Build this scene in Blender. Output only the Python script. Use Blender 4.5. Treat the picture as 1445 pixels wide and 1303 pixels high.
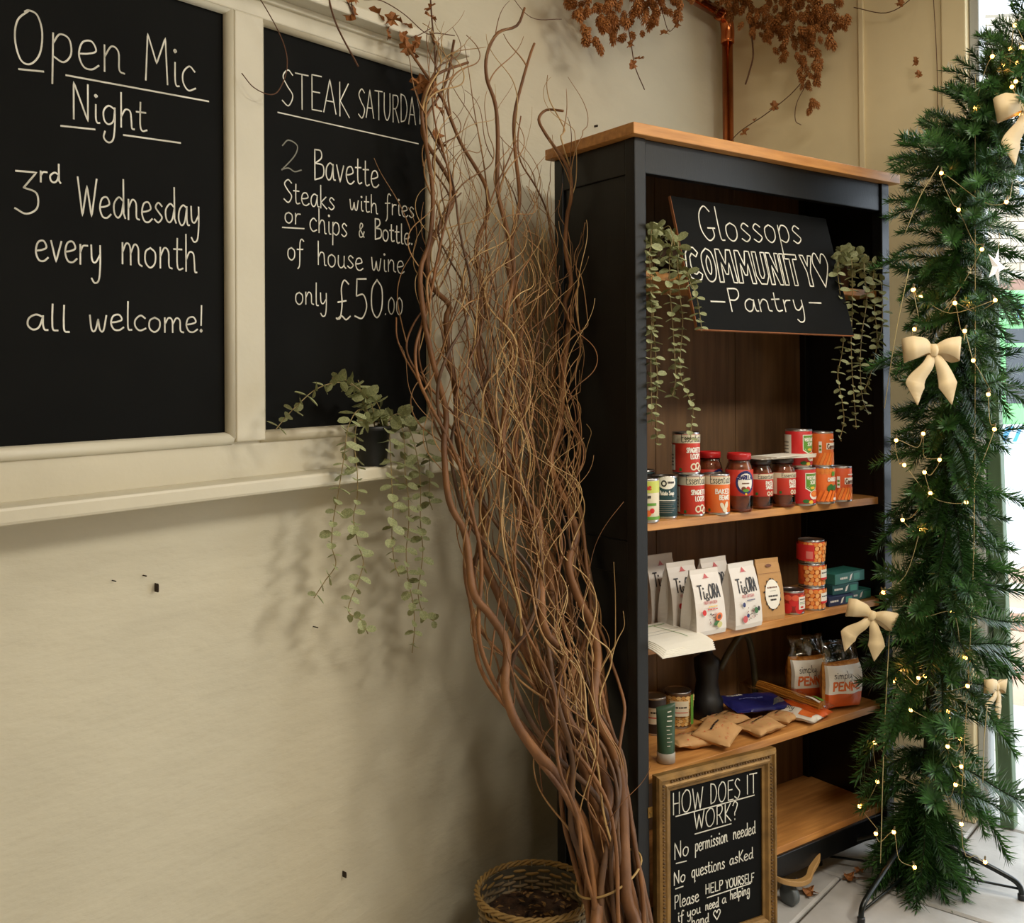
import bpy, math, random
from mathutils import Matrix, Vector, noise

scene = bpy.context.scene
for _o in list(bpy.data.objects):
    bpy.data.objects.remove(_o)
R2 = random.Random(7)

# ------------------------------------------------------------------ camera
cam_d = bpy.data.cameras.new('camera'); cam = bpy.data.objects.new('camera', cam_d)
scene.collection.objects.link(cam); scene.camera = cam
cam_d.sensor_fit = 'HORIZONTAL'; cam_d.sensor_width = 36.0
cam_d.lens = 1399.0 / 1445.0 * 36.0
cam_d.shift_x = 0.0; cam_d.shift_y = -(651.5 - 526.0) / 1445.0
cam_d.clip_start = 0.05; cam_d.clip_end = 200
cam.matrix_world = (Matrix.Translation((0, 0, 1.375)) @ Matrix.Rotation(math.pi / 2 + 0.0099, 4, 'X')
                    @ Matrix.Rotation(-0.0078, 4, 'Z'))

# ------------------------------------------------------------------ frames of the place
# room frame: x along the blackboard wall, y into that wall (room side is y < 0), z up
MW = Matrix(((0.639, -0.769, 0, -0.018), (0.769, 0.639, 0, 2.645), (0, 0, 1, 0), (0, 0, 0, 1)))
# bookcase frame: x along its front, y to its back, z up (it stands a touch crooked on the flags)
_by, _bt = 0.9568, 0.00482
_s, _c = math.sin(_by), math.cos(_by)
MBK = Matrix(((_s * math.cos(_bt), -_c, _s * math.sin(_bt), .281), (_c * math.cos(_bt), _s, _c * math.sin(_bt), 2.2932),
              (-math.sin(_bt), 0, math.cos(_bt), 0), (0, 0, 0, 1)))
CORNER = 1.26          # room frame x of the street wall
CEIL = 2.95

# ------------------------------------------------------------------ world, lamps, exposure
wld = bpy.data.worlds.new('overcast_sky'); scene.world = wld; wld.use_nodes = True
bg = wld.node_tree.nodes['Background']
bg.inputs[0].default_value = (0.80, 0.90, 1.0, 1); bg.inputs[1].default_value = 4.0

def area(name, u, o, z, size, power, col):
    d = bpy.data.lights.new(name, 'AREA'); d.shape = 'DISK'; d.size = size; d.energy = power; d.color = col
    ob = bpy.data.objects.new(name, d); scene.collection.objects.link(ob)
    ob.matrix_world = MW @ Matrix.Translation((u, -o, z))
    return ob
LAMPS = [(0.42, 2.9, 58.0), (-1.2, 2.5, 38.0), (0.0, 1.3, 9.0)]
for _i, (_u, _o, _p) in enumerate(LAMPS):
    area('ceiling_lamp_light', _u, _o, CEIL - 0.09, 0.62, _p, (1.0, 0.945, 0.84))

scene.view_settings.view_transform = 'Standard'
scene.view_settings.look = 'None'
scene.view_settings.exposure = 0.0
scene.view_settings.gamma = 1.0
scene.view_settings.use_curve_mapping = False

# ------------------------------------------------------------------ materials
def lin(c):
    return tuple(((v / 255.0) / 12.92 if v / 255.0 <= 0.04045 else ((v / 255.0 + 0.055) / 1.055) ** 2.4) for v in c)
MATS = {}
def mat(name, col, rough=0.6, metal=0.0, var=0.0, scale=8.0, bump=0.0, bscale=60.0, stretch=(1, 1, 1), col2=None,
        coat=0.0, emit=0.0, spec=0.5, trans=0.0, alpha=None, detail=4.0):
    if name in MATS: return MATS[name]
    m = bpy.data.materials.new(name); m.use_nodes = True; nt = m.node_tree; N = nt.nodes; L = nt.links
    b = N['Principled BSDF']; c = lin(col)
    b.inputs['Base Color'].default_value = (*c, 1); b.inputs['Roughness'].default_value = rough
    b.inputs['Metallic'].default_value = metal; b.inputs['Specular IOR Level'].default_value = spec
    b.inputs['Coat Weight'].default_value = coat; b.inputs['Coat Roughness'].default_value = 0.05
    b.inputs['Transmission Weight'].default_value = trans
    if alpha is not None: b.inputs['Alpha'].default_value = alpha
    if emit:
        b.inputs['Emission Color'].default_value = (*c, 1); b.inputs['Emission Strength'].default_value = emit
    if var or col2 or bump:
        tc = N.new('ShaderNodeTexCoord'); mp = N.new('ShaderNodeMapping'); mp.inputs['Scale'].default_value = stretch
        L.new(tc.outputs['Object'], mp.inputs[0])
    if var or col2:
        n = N.new('ShaderNodeTexNoise'); n.inputs['Scale'].default_value = scale; n.inputs['Detail'].default_value = detail
        L.new(mp.outputs[0], n.inputs[0])
        r = N.new('ShaderNodeValToRGB')
        a = tuple(max(0, x * (1 - var)) for x in c)
        d = lin(col2) if col2 else tuple(min(1, x * (1 + var)) for x in c)
        r.color_ramp.elements[0].position = 0.3; r.color_ramp.elements[1].position = 0.7
        r.color_ramp.elements[0].color = (*a, 1); r.color_ramp.elements[1].color = (*d, 1)
        L.new(n.outputs['Fac'], r.inputs[0]); L.new(r.outputs[0], b.inputs['Base Color'])
    if bump:
        n2 = N.new('ShaderNodeTexNoise'); n2.inputs['Scale'].default_value = bscale; n2.inputs['Detail'].default_value = 6
        L.new(mp.outputs[0], n2.inputs[0])
        bp = N.new('ShaderNodeBump'); bp.inputs['Strength'].default_value = bump; bp.inputs['Distance'].default_value = 0.01
        L.new(n2.outputs['Fac'], bp.inputs['Height']); L.new(bp.outputs[0], b.inputs['Normal'])
    MATS[name] = m
    return m

def film_mat(name, col, fac):
    if name in MATS: return MATS[name]
    m = bpy.data.materials.new(name); m.use_nodes = True; nt = m.node_tree; N = nt.nodes
    N.remove(N['Principled BSDF']); out = N['Material Output']
    t = N.new('ShaderNodeBsdfTransparent'); t.inputs[0].default_value = (*lin(col), 1)
    g = N.new('ShaderNodeBsdfGlossy'); g.inputs['Roughness'].default_value = 0.12
    x = N.new('ShaderNodeMixShader'); x.inputs[0].default_value = fac
    nt.links.new(t.outputs[0], x.inputs[1]); nt.links.new(g.outputs[0], x.inputs[2]); nt.links.new(x.outputs[0], out.inputs[0])
    MATS[name] = m
    return m

PLASTER = mat('cream_plaster', (200, 192, 168), 0.7, var=0.05, scale=3.0, bump=0.5, bscale=9.0, stretch=(1, 1, 2.4))
PAINTW = mat('cream_gloss_paint', (205, 197, 174), 0.42, var=0.05, scale=6, bump=0.06, bscale=40)
PANELW = mat('cream_wall_panel', (226, 209, 168), 0.6, var=0.06, scale=2.5, bump=0.1, bscale=18)
CHALKB = mat('chalkboard_black', (11, 11, 9), 0.75, spec=.12, var=0.35, scale=5, detail=6)
CHALK = mat('chalk_white', (196, 192, 176), 0.9, col2=(240, 236, 222), var=.12, scale=26)
CHALKF = mat('chalk_faded', (128, 126, 114), 0.9)
BLACKW = mat('black_painted_wood', (10, 10, 10), 0.36, spec=.4, var=0.25, scale=9, stretch=(6, 6, 1), bump=0.04, bscale=60)
PINE = mat('oiled_pine', (178, 118, 58), 0.42, col2=(205, 146, 80), var=0.1, scale=5, stretch=(1.5, 14, 14), bump=0.03, bscale=30)
BACKP = mat('brown_back_panel', (92, 66, 40), 0.6, col2=(116, 86, 54), var=0.1, scale=4, stretch=(14, 14, 1))
COPPER = mat('copper', (214, 128, 78), 0.2, 1.0, var=0.2, scale=14)
WILLOW = mat('willow_bark', (100, 62, 32), 0.62, col2=(146, 98, 54), var=0.3, scale=16, stretch=(1, 1, 0.4), bump=0.15, bscale=90)
WILLOWT = mat('willow_twig', (138, 96, 54), 0.55, col2=(172, 130, 82), var=0.25, scale=10)
WILLOWG = mat('willow_golden', (170, 132, 80), 0.5, col2=(200, 166, 112), var=0.2, scale=10)
WILLOWD = mat('willow_dark', (78, 52, 32), 0.65, col2=(108, 76, 48), var=0.3, scale=14)
EUC = mat('eucalyptus_leaf', (126, 134, 88), 0.6, col2=(174, 176, 130), var=0.15, scale=9)
EUCS = mat('eucalyptus_stem', (146, 128, 84), 0.6)
FIR = mat('fir_needle', (28, 62, 30), 0.32, col2=(74, 118, 56), var=0.3, scale=22)
FIRST = mat('fir_stem', (40, 48, 26), 0.7)
HOP = mat('dried_hop', (146, 84, 34), 0.7, col2=(190, 124, 58), var=0.3, scale=22)
DLEAF = mat('dried_leaf', (132, 78, 34), 0.7, col2=(172, 110, 52), var=0.3, scale=30)
VINE = mat('dry_vine', (92, 58, 32), 0.7)
BLKMET = mat('black_green_metal', (18, 24, 22), 0.28, 0.3)
GILT = mat('old_gilt', (140, 106, 56), 0.45, 0.45, var=0.35, scale=18, bump=0.15, bscale=90)
GILTD = mat('old_gilt_dark', (92, 66, 34), 0.5, 0.3, var=0.3, scale=30)
STEEL = mat('tin_steel', (196, 196, 196), 0.28, 1.0)
RIBBON = mat('cream_ribbon', (214, 190, 146), 0.55, var=0.05, scale=30)
WICK = mat('weathered_wicker', (120, 102, 74), 0.75, col2=(160, 138, 104), var=0.2, scale=20)
WICKR = mat('straw_wicker', (158, 126, 72), 0.65, var=0.2, scale=25)
SOIL = mat('dry_soil', (40, 26, 16), 0.95, col2=(84, 56, 32), var=0.3, scale=40, bump=0.8, bscale=60)
FLAG = mat('flagstone', (166, 163, 158), 0.5, col2=(196, 193, 188), var=0.12, scale=5, bump=0.12, bscale=40)
GROUT = mat('dark_joint', (64, 56, 46), 0.9, var=0.2, scale=20)
GREENP = mat('sage_green_paint', (84, 106, 78), 0.5, var=0.12, scale=12, stretch=(4, 4, 1))
BLKPL = mat('black_plastic', (16, 16, 17), 0.45)
WHITE = mat('white_print', (232, 226, 210), 0.6)
BULB = mat('warm_bulb', (255, 178, 84), 0.4, emit=14.0)
WIRE = mat('clear_wire', (186, 170, 120), 0.3)
def ink(name, c, rough=0.45): return mat('ink_' + name, c, rough)
I_RED = ink('red', (196, 52, 34)); I_ORG = ink('orange', (226, 112, 44)); I_CREAM = ink('cream', (224, 212, 184))
I_BLK = ink('black', (30, 26, 26)); I_GRN = ink('green', (96, 150, 52)); I_TEAL = ink('teal', (28, 66, 70))
I_WHT = ink('white', (238, 234, 222)); I_YEL = ink('yellow', (230, 186, 60)); I_DGRN = ink('leaf', (50, 104, 44))
I_BLUE = ink('blue', (34, 40, 96)); I_PINK = ink('pink', (196, 84, 84)); I_BROWN = ink('brown', (110, 62, 34))
I_KRAFT = mat('kraft_paper', (186, 142, 90), 0.7, var=0.08, scale=20, bump=0.2, bscale=30)
I_BEAN = ink('bean', (232, 138, 60)); I_LRED = ink('bright_red', (206, 40, 40)); I_GREY = ink('grey', (120, 118, 112))

# ------------------------------------------------------------------ mesh helpers
class MB:
    def __init__(s): s.v = []; s.f = []; s.m = []; s.mats = []
    def mi(s, m):
        if m not in s.mats: s.mats.append(m)
        return s.mats.index(m)
    def add(s, vs, fs, m=None):
        k = len(s.v); s.v += [tuple(v) for v in vs]
        i = s.mi(m) if m else 0
        for f in fs: s.f.append(tuple(a + k for a in f)); s.m.append(i)
    def box(s, x0, x1, y0, y1, z0, z1, m=None, tilt=0.0):
        vs = [(x, y, z + tilt * x) for z in (z0, z1) for y in (y0, y1) for x in (x0, x1)]
        s.add(vs, [(0, 2, 3, 1), (4, 5, 7, 6), (0, 1, 5, 4), (2, 6, 7, 3), (0, 4, 6, 2), (1, 3, 7, 5)], m)
        return s
    def tube(s, pts, rad, n=6, m=None, closed=False):
        P = [Vector(p) for p in pts]; k = len(P)
        if not hasattr(rad, '__len__'): rad = [rad] * k
        vs = []; fs = []; ref = None
        for i in range(k):
            if closed: t = (P[(i + 1) % k] - P[i - 1])
            else: t = (P[min(i + 1, k - 1)] - P[max(i - 1, 0)])
            if t.length < 1e-9: t = Vector((0, 0, 1))
            t.normalize()
            if ref is None:
                ref = t.orthogonal().normalized()
            else:
                ref = (ref - t * ref.dot(t))
                ref = ref.normalized() if ref.length > 1e-6 else t.orthogonal().normalized()
            b = t.cross(ref)
            for j in range(n):
                a = 2 * math.pi * j / n
                vs.append(P[i] + (ref * math.cos(a) + b * math.sin(a)) * rad[i])
        for i in range(k if closed else k - 1):
            i2 = (i + 1) % k
            for j in range(n):
                fs.append((i * n + j, i * n + (j + 1) % n, i2 * n + (j + 1) % n, i2 * n + j))
        if not closed:
            fs.append(tuple(range(n - 1, -1, -1))); fs.append(tuple((k - 1) * n + j for j in range(n)))
        s.add(vs, fs, m); return s
    def lathe(s, prof, n=24, m=None, c=(0, 0, 0)):
        vs = []; fs = []
        for r, z in prof:
            for j in range(n):
                a = 2 * math.pi * j / n
                vs.append((c[0] + r * math.cos(a), c[1] + r * math.sin(a), c[2] + z))
        for i in range(len(prof) - 1):
            for j in range(n):
                fs.append((i * n + j, i * n + (j + 1) % n, (i + 1) * n + (j + 1) % n, (i + 1) * n + j))
        if prof[0][0] > 1e-5: fs.append(tuple(range(n - 1, -1, -1)))
        if prof[-1][0] > 1e-5: fs.append(tuple((len(prof) - 1) * n + j for j in range(n)))
        s.add(vs, fs, m); return s
    def data(s, name, material=None, smooth=False):
        me = bpy.data.meshes.new(name); me.from_pydata(s.v, [], s.f)
        for m in (s.mats or [material]): me.materials.append(m)
        if len(s.mats) > 1: me.polygons.foreach_set('material_index', s.m)
        if smooth: me.polygons.foreach_set('use_smooth', [True] * len(me.polygons))
        me.update(); return me
    def build(s, name, material=None, parent=None, M=None, smooth=False, bevel=0.0, auto=False):
        ob = bpy.data.objects.new(name, s.data(name, material, smooth))
        scene.collection.objects.link(ob)
        if parent: ob.parent = parent
        if M is not None: ob.matrix_basis = M
        if bevel:
            b = ob.modifiers.new('Bevel', 'BEVEL'); b.width = bevel; b.segments = 2; b.limit_method = 'ANGLE'
        return ob

def tag(o, label=None, cat=None, group=None, kind=None):
    if label: o['label'] = label
    if cat: o['category'] = cat
    if group: o['group'] = group
    if kind: o['kind'] = kind
    return o
def empty(name, M, label, cat, group=None):
    o = bpy.data.objects.new(name, None); o.empty_display_size = 0.05; scene.collection.objects.link(o)
    o.matrix_basis = M; return tag(o, label, cat, group)
def inst(name, me, parent=None, M=None):
    o = bpy.data.objects.new(name, me); scene.collection.objects.link(o)
    if parent: o.parent = parent
    if M is not None: o.matrix_basis = M
    return o
T = lambda x, y, z: Matrix.Translation((x, y, z))
RZ = lambda a: Matrix.Rotation(a, 4, 'Z')
RX = lambda a: Matrix.Rotation(a, 4, 'X')
RY = lambda a: Matrix.Rotation(a, 4, 'Y')

def spline(P, sub=6):
    P = [Vector(p) for p in P]; out = []
    if len(P) < 3:
        return P
    for i in range(len(P) - 1):
        p0 = P[i - 1] if i else P[0] * 2 - P[1]
        p1, p2 = P[i], P[i + 1]
        p3 = P[i + 2] if i + 2 < len(P) else P[-1] * 2 - P[-2]
        for k in range(sub):
            t = k / sub
            out.append(0.5 * ((2 * p1) + (p2 - p0) * t + (2 * p0 - 5 * p1 + 4 * p2 - p3) * t * t + (3 * p1 - p0 - 3 * p2 + p3) * t ** 3))
    out.append(P[-1]); return out

# ------------------------------------------------------------------ hand lettering
GL = {
'a': (.5, 'c .42 .48 .25 .55 .08 .4 .05 .15 .17 0 .32 .1 .42 .48;c .42 .52 .42 .2 .46 .03 .54 .02'),
'b': (.5, 'l .06 1 .06 0;c .06 .35 .2 .53 .4 .45 .44 .2 .28 0 .06 .08'),
'c': (.45, 'c .42 .45 .25 .55 .06 .38 .06 .15 .22 0 .44 .08'),
'd': (.52, 'c .42 .45 .25 .53 .06 .35 .08 .1 .22 0 .36 .12 .44 .4;l .44 1 .45 .12 .52 0'),
'e': (.48, 'c .06 .27 .25 .3 .42 .38 .32 .55 .12 .5 .04 .25 .14 .03 .32 0 .48 .1'),
'f': (.4, 'c .42 .92 .3 1 .2 .85 .18 .4 .16 -.2 .06 -.38;l .02 .5 .36 .54'),
'g': (.5, 'c .42 .48 .22 .55 .06 .38 .08 .12 .22 .02 .38 .15 .42 .48;c .42 .52 .42 0 .36 -.4 .2 -.5 .06 -.38 .1 -.2'),
'h': (.5, 'l .06 1 .06 0;c .06 .3 .2 .53 .36 .5 .4 .25 .42 .02 .5 0'),
'i': (.22, 'c .1 .52 .1 .15 .14 .02 .22 .02;c .1 .74 .14 .77 .1 .8 .07 .77 .1 .74'),
'j': (.25, 'c .14 .52 .14 -.2 .02 -.35;c .14 .74 .16 .77 .14 .8'),
'k': (.45, 'l .06 1 .06 0;l .38 .52 .07 .25 .42 0'),
'l': (.22, 'c .09 1 .08 .4 .1 .05 .22 .02'),
'm': (.78, 'l .06 .54 .06 0;c .06 .3 .2 .54 .34 .45 .36 0;c .36 .3 .5 .54 .64 .45 .66 .08 .78 0'),
'n': (.52, 'l .06 .54 .06 0;c .06 .3 .22 .54 .38 .45 .4 .08 .52 .02'),
'o': (.5, 'c .25 .54 .07 .42 .06 .14 .24 0 .42 .14 .43 .42 .25 .54'),
'p': (.5, 'l .06 .54 .04 -.42;c .06 .35 .2 .54 .4 .48 .44 .2 .28 .02 .06 .1'),
'q': (.5, 'c .42 .48 .22 .54 .06 .35 .1 .08 .26 .02 .42 .2;l .42 .54 .4 -.42 .5 -.3'),
'r': (.36, 'l .06 .54 .06 0;c .06 .32 .16 .5 .34 .52'),
's': (.4, 'c .36 .46 .2 .55 .08 .42 .22 .28 .36 .14 .2 0 .03 .08'),
't': (.36, 'c .14 .85 .13 .2 .2 .02 .36 .06;l 0 .55 .32 .57'),
'u': (.5, 'c .06 .54 .06 .15 .2 0 .36 .1 .4 .3;c .4 .54 .4 .1 .5 0'),
'v': (.45, 'l .04 .54 .22 0 .42 .54'),
'w': (.65, 'c .04 .54 .1 .05 .22 .02 .32 .4;c .32 .4 .38 .05 .5 .02 .6 .54'),
'y': (.48, 'c .05 .54 .08 .15 .22 .08 .4 .3;c .4 .54 .4 0 .34 -.4 .18 -.48 .06 -.36'),
'A': (.58, 'l 0 0 .28 1 .55 0;l .1 .35 .46 .35'),
'B': (.55, 'l .08 1 .08 0;c .08 1 .38 .98 .42 .75 .1 .55;c .1 .55 .5 .5 .5 .15 .08 0'),
'C': (.55, 'c .5 .85 .3 1 .08 .75 .06 .3 .25 0 .52 .12'),
'D': (.6, 'l .08 1 .08 0;c .08 1 .4 .9 .55 .5 .4 .1 .08 0'),
'E': (.52, 'l .5 1 .08 1 .08 0 .5 0;l .08 .52 .42 .52'),
'F': (.5, 'l .5 1 .08 1 .08 0;l .08 .52 .42 .52'),
'G': (.58, 'c .5 .85 .32 1 .1 .75 .08 .3 .28 0 .5 .12 .5 .35;l .32 .36 .58 .36'),
'H': (.58, 'l .08 1 .08 0;l .5 1 .5 0;l .08 .5 .5 .5'),
'I': (.2, 'l .1 1 .1 0'),
'K': (.54, 'l .08 1 .08 0;l .48 1 .1 .45 .52 0'),
'L': (.5, 'l .08 1 .08 0 .48 0'),
'M': (.74, 'l .04 0 .1 1 .36 .4 .62 1 .68 0'),
'N': (.58, 'l .06 0 .06 1 .5 0 .5 1'),
'O': (.72, 'c .36 1 .1 .8 .04 .45 .16 .08 .38 0 .6 .2 .66 .6 .55 .92 .36 1 .26 .97'),
'P': (.52, 'l .08 1 .08 0;c .08 1 .42 .98 .46 .7 .3 .5 .08 .5'),
'R': (.55, 'l .08 1 .08 0;c .08 1 .42 .98 .46 .72 .3 .52 .08 .5;l .25 .5 .52 0'),
'S': (.52, 'c .48 .88 .28 1 .08 .8 .25 .55 .48 .3 .3 0 .04 .12'),
'T': (.56, 'l 0 1 .55 1;l .28 1 .28 0'),
'U': (.58, 'c .07 1 .07 .3 .27 0 .48 .3 .5 1'),
'V': (.56, 'l .02 1 .27 0 .53 1'),
'W': (.78, 'l .02 1 .2 0 .38 .8 .56 0 .76 1'),
'X': (.54, 'l .04 1 .5 0;l .5 1 .04 0'), 'Z': (.54, 'l .04 1 .5 1 .04 0 .5 0'), 'J': (.4, 'c .3 1 .3 .2 .15 0 .03 .12'),
'x': (.42, 'l .04 .54 .38 0;l .38 .54 .04 0'), 'z': (.42, 'l .05 .54 .38 .54 .05 0 .38 0'),
'Y': (.54, 'l .03 1 .26 .5 .5 1;l .26 .5 .26 0'),
'0': (.5, 'c .25 1 .07 .75 .06 .25 .24 0 .42 .25 .43 .75 .25 1'),
'2': (.55, 'c .05 .8 .2 1 .42 .85 .35 .5 .03 0;c .03 .02 .2 .08 .35 -.02 .52 .05'),
'3': (.52, 'l .05 1 .45 1 .2 .62;c .2 .62 .45 .5 .46 .15 .25 0 .03 .12'),
'5': (.52, 'l .45 1 .12 1 .1 .58;c .1 .58 .35 .6 .46 .3 .3 .02 .04 .08'),
'\u00a3': (.55, 'c .45 .9 .3 1 .2 .8 .22 .4 .15 .05 .02 .05;c .05 .02 .2 .1 .35 0 .5 .08;l .08 .45 .36 .48'),
'&': (.52, 'c .45 .02 .15 .6 .22 .95 .36 .8 .1 .35 .15 .02 .35 .08 .46 .4'),
'!': (.2, 'l .1 1 .08 .25;c .08 .08 .11 .04 .08 0 .05 .04 .08 .08'),
'?': (.45, 'c .05 .8 .2 1 .4 .85 .3 .55 .2 .4 .2 .25;l .2 .06 .2 0'),
'.': (.18, 'l .07 .0 .09 .05'), '-': (.4, 'l .05 .4 .35 .4'), "'": (.15, 'l .08 1 .06 .8'), ' ': (.3, ''),
}
OUTL = {
'C': (.6, ['l .55 .85 .4 1 .2 1 .05 .8 0 .4 .1 .1 .3 0 .5 .05 .58 .2 .45 .28 .35 .2 .25 .22 .18 .45 .2 .7 .3 .82 .45 .72 .55 .85']),
'O': (.58, ['c .28 1 .06 .8 .02 .45 .12 .08 .3 0 .48 .15 .55 .5 .48 .88 .28 1', 'c .29 .78 .2 .6 .2 .35 .29 .22 .37 .4 .37 .65 .29 .78']),
'M': (.78, ['l 0 0 .05 1 .22 1 .38 .55 .5 1 .68 1 .75 0 .58 0 .53 .6 .42 .25 .32 .25 .2 .6 .17 0 0 0']),
'U': (.58, ['l 0 1 0 .25 .15 0 .4 0 .55 .25 .55 1 .38 1 .38 .3 .3 .18 .22 .18 .17 .3 .17 1 0 1']),
'N': (.6, ['l 0 0 0 1 .18 1 .4 .4 .4 1 .56 1 .56 0 .4 0 .17 .6 .16 0 0 0']),
'I': (.2, ['l 0 0 0 1 .17 1 .17 0 0 0']),
'T': (.70, ['l 0 1 .55 1 .55 .85 .36 .85 .36 0 .2 0 .2 .85 0 .85 0 1']),
'Y': (.62, ['l 0 1 .17 1 .28 .65 .4 1 .57 1 .37 .45 .37 0 .2 0 .2 .45 0 1']),
}
HEART = 'c .5 0 .2 .4 0 .7 .1 .95 .3 1 .5 .72;c .5 .72 .68 1 .9 .97 1 .72 .82 .4 .5 0'
def strokes_of(desc):
    out = []
    for st in desc.split(';'):
        tk = st.split()
        if not tk: continue
        v = [float(x) for x in tk[1:]]; P = [(v[i], v[i + 1]) for i in range(0, len(v), 2)]
        out.append([(p[0], p[1]) for p in spline([(x, y, 0) for x, y in P], 5)] if tk[0] == 'c' else P)
    return out
def text_strokes(text, p0, p1, h, jitter=0.0, rnd=R2):
    """polylines in board coordinates (along, up) for a written word from baseline start p0 to end p1"""
    if text == '_': return [[p0, p1]]
    if text == 'heart':
        w = p1[0] - p0[0]
        return [[(p0[0] + x * w, p0[1] + y * h) for x, y in s] for s in strokes_of(HEART)]
    gl = []; x = 0.0
    src = OUTL if text == 'COMMUNITY' else None
    for ch in text:
        w, d = (src or GL)[ch]
        ss = [q for dd in d for q in strokes_of(dd)] if src else strokes_of(d)
        gl.append((x, ss)); x += w + (0.03 if src else 0.07)
    tot = max(x - 0.06, 0.01); W = p1[0] - p0[0]; out = []
    for gx, ss in gl:
        dy = rnd.uniform(-jitter, jitter) * h; sc = 1 + rnd.uniform(-jitter, jitter)
        for s in ss:
            out.append([(p0[0] + (gx + a) / tot * W, p0[1] + (p1[1] - p0[1]) * (gx + a) / tot + b * h * sc + dy) for a, b in s])
    return out
def ribbon(mb, pts, w, surf, off, m):
    """flat painted line of width w along 2-D points laid on surf(s, t, off)"""
    P = []
    for p in pts:
        if not P or (abs(p[0] - P[-1][0]) + abs(p[1] - P[-1][1])) > 1e-6: P.append(p)
    if len(P) < 2: return
    # refine long pieces so they follow curved surfaces
    Q = [P[0]]
    for a, b in zip(P, P[1:]):
        d = math.hypot(b[0] - a[0], b[1] - a[1]); k = max(1, min(16, math.ceil(d / max(w * 2, 0.004))))
        for i in range(1, k + 1): Q.append((a[0] + (b[0] - a[0]) * i / k, a[1] + (b[1] - a[1]) * i / k))
    P = Q; vs = []; n = len(P)
    for i in range(n):
        a = P[max(i - 1, 0)]; b = P[min(i + 1, n - 1)]
        dx, dy = b[0] - a[0], b[1] - a[1]; l = math.hypot(dx, dy) or 1e-9
        nx, ny = -dy / l * w / 2, dx / l * w / 2
        ex = (-dx / l * w * .3 if i == 0 else (dx / l * w * .3 if i == n - 1 else 0)); ey = (-dy / l * w * .3 if i == 0 else (dy / l * w * .3 if i == n - 1 else 0))
        vs.append(surf(P[i][0] + nx + ex, P[i][1] + ny + ey, off)); vs.append(surf(P[i][0] - nx + ex, P[i][1] - ny + ey, off))
    mb.add(vs, [(2 * i, 2 * i + 1, 2 * i + 3, 2 * i + 2) for i in range(n - 1)], m)
def patch(mb, x0, z0, x1, z1, surf, off, m):
    nx = max(1, min(48, math.ceil(abs(x1 - x0) / .004))); nz = max(1, min(24, math.ceil(abs(z1 - z0) / .006)))
    vs = [surf(x0 + (x1 - x0) * i / nx, z0 + (z1 - z0) * j / nz, off) for j in range(nz + 1) for i in range(nx + 1)]
    mb.add(vs, [(j * (nx + 1) + i, j * (nx + 1) + i + 1, (j + 1) * (nx + 1) + i + 1, (j + 1) * (nx + 1) + i) for j in range(nz) for i in range(nx)], m)
def disc(mb, cx, cz, rx, rz, surf, off, m, n=18, rot=0.0, inner=0.0):
    co, si = math.cos(rot), math.sin(rot)
    pt = lambda k, a: (cx + rx * k * math.cos(a) * co - rz * k * math.sin(a) * si, cz + rx * k * math.cos(a) * si + rz * k * math.sin(a) * co)
    rim = [pt(1, 2 * math.pi * i / n) for i in range(n)]
    if inner:
        vs = [surf(*pt(k, 2 * math.pi * i / n), off) for k in (inner, 1.0) for i in range(n)]
        mb.add(vs, [(i, (i + 1) % n, n + (i + 1) % n, n + i) for i in range(n)], m)
    else: poly(mb, rim, surf, off, m, max(rx, rz) > .006)
def poly(mb, P, surf, off, m, fine=True):
    if fine:
        Q = []
        for a, b in zip(P, P[1:] + P[:1]):
            k = max(1, min(12, int(math.hypot(b[0] - a[0], b[1] - a[1]) / .005)))
            Q += [(a[0] + (b[0] - a[0]) * i / k, a[1] + (b[1] - a[1]) * i / k) for i in range(k)]
        P = Q
    c = (sum(p[0] for p in P) / len(P), sum(p[1] for p in P) / len(P)); n = len(P); R = 4 if fine else 1
    vs = [surf(*c, off)] + [surf(c[0] + (p[0] - c[0]) * r / R, c[1] + (p[1] - c[1]) * r / R, off) for r in range(1, R + 1) for p in P]
    fs = [(0, 1 + i, 1 + (i + 1) % n) for i in range(n)]
    for r in range(R - 1): fs += [(1 + r * n + i, 1 + (r + 1) * n + i, 1 + (r + 1) * n + (i + 1) % n, 1 + r * n + (i + 1) % n) for i in range(n)]
    mb.add(vs, fs, m)
def draw(mb, surf, els, base=0.0004):
    """els: rect / ell / ring / text / poly / line, later ones lie a hair above earlier ones"""
    for k, e in enumerate(els):
        off = base + k * 0.00012
        if e[0] == 'rect': patch(mb, *e[1:5], surf, off, e[5])
        elif e[0] == 'ell': disc(mb, *e[1:5], surf, off, e[5], rot=(e[6] if len(e) > 6 else 0))
        elif e[0] == 'ring': disc(mb, *e[1:5], surf, off, e[5], inner=e[6], n=18)
        elif e[0] == 'poly': poly(mb, e[1], surf, off, e[2])
        elif e[0] == 'line':
            ribbon(mb, e[1], e[2], surf, off, e[3])
        elif e[0] == 'scrib':     # small print too fine to read: broken bars; x0, z0, width, height, material
            x = e[1]; k2 = 0
            while x < e[1] + e[3] - 1e-6:
                w_ = min(e[3] * (.16, .10, .2, .13)[k2 % 4], e[1] + e[3] - x); patch(mb, x, e[2] + e[4] * .2, x + w_ * .8, e[2] + e[4] * .75, surf, off, e[5]); x += w_; k2 += 1
        elif e[0] == 'text':      # text, x0, z0, width, height, stroke width, material
            for s in text_strokes(e[1], (e[2], e[3]), (e[2] + e[4], e[3]), e[5]): ribbon(mb, s, e[6], surf, off, e[7])

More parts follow.
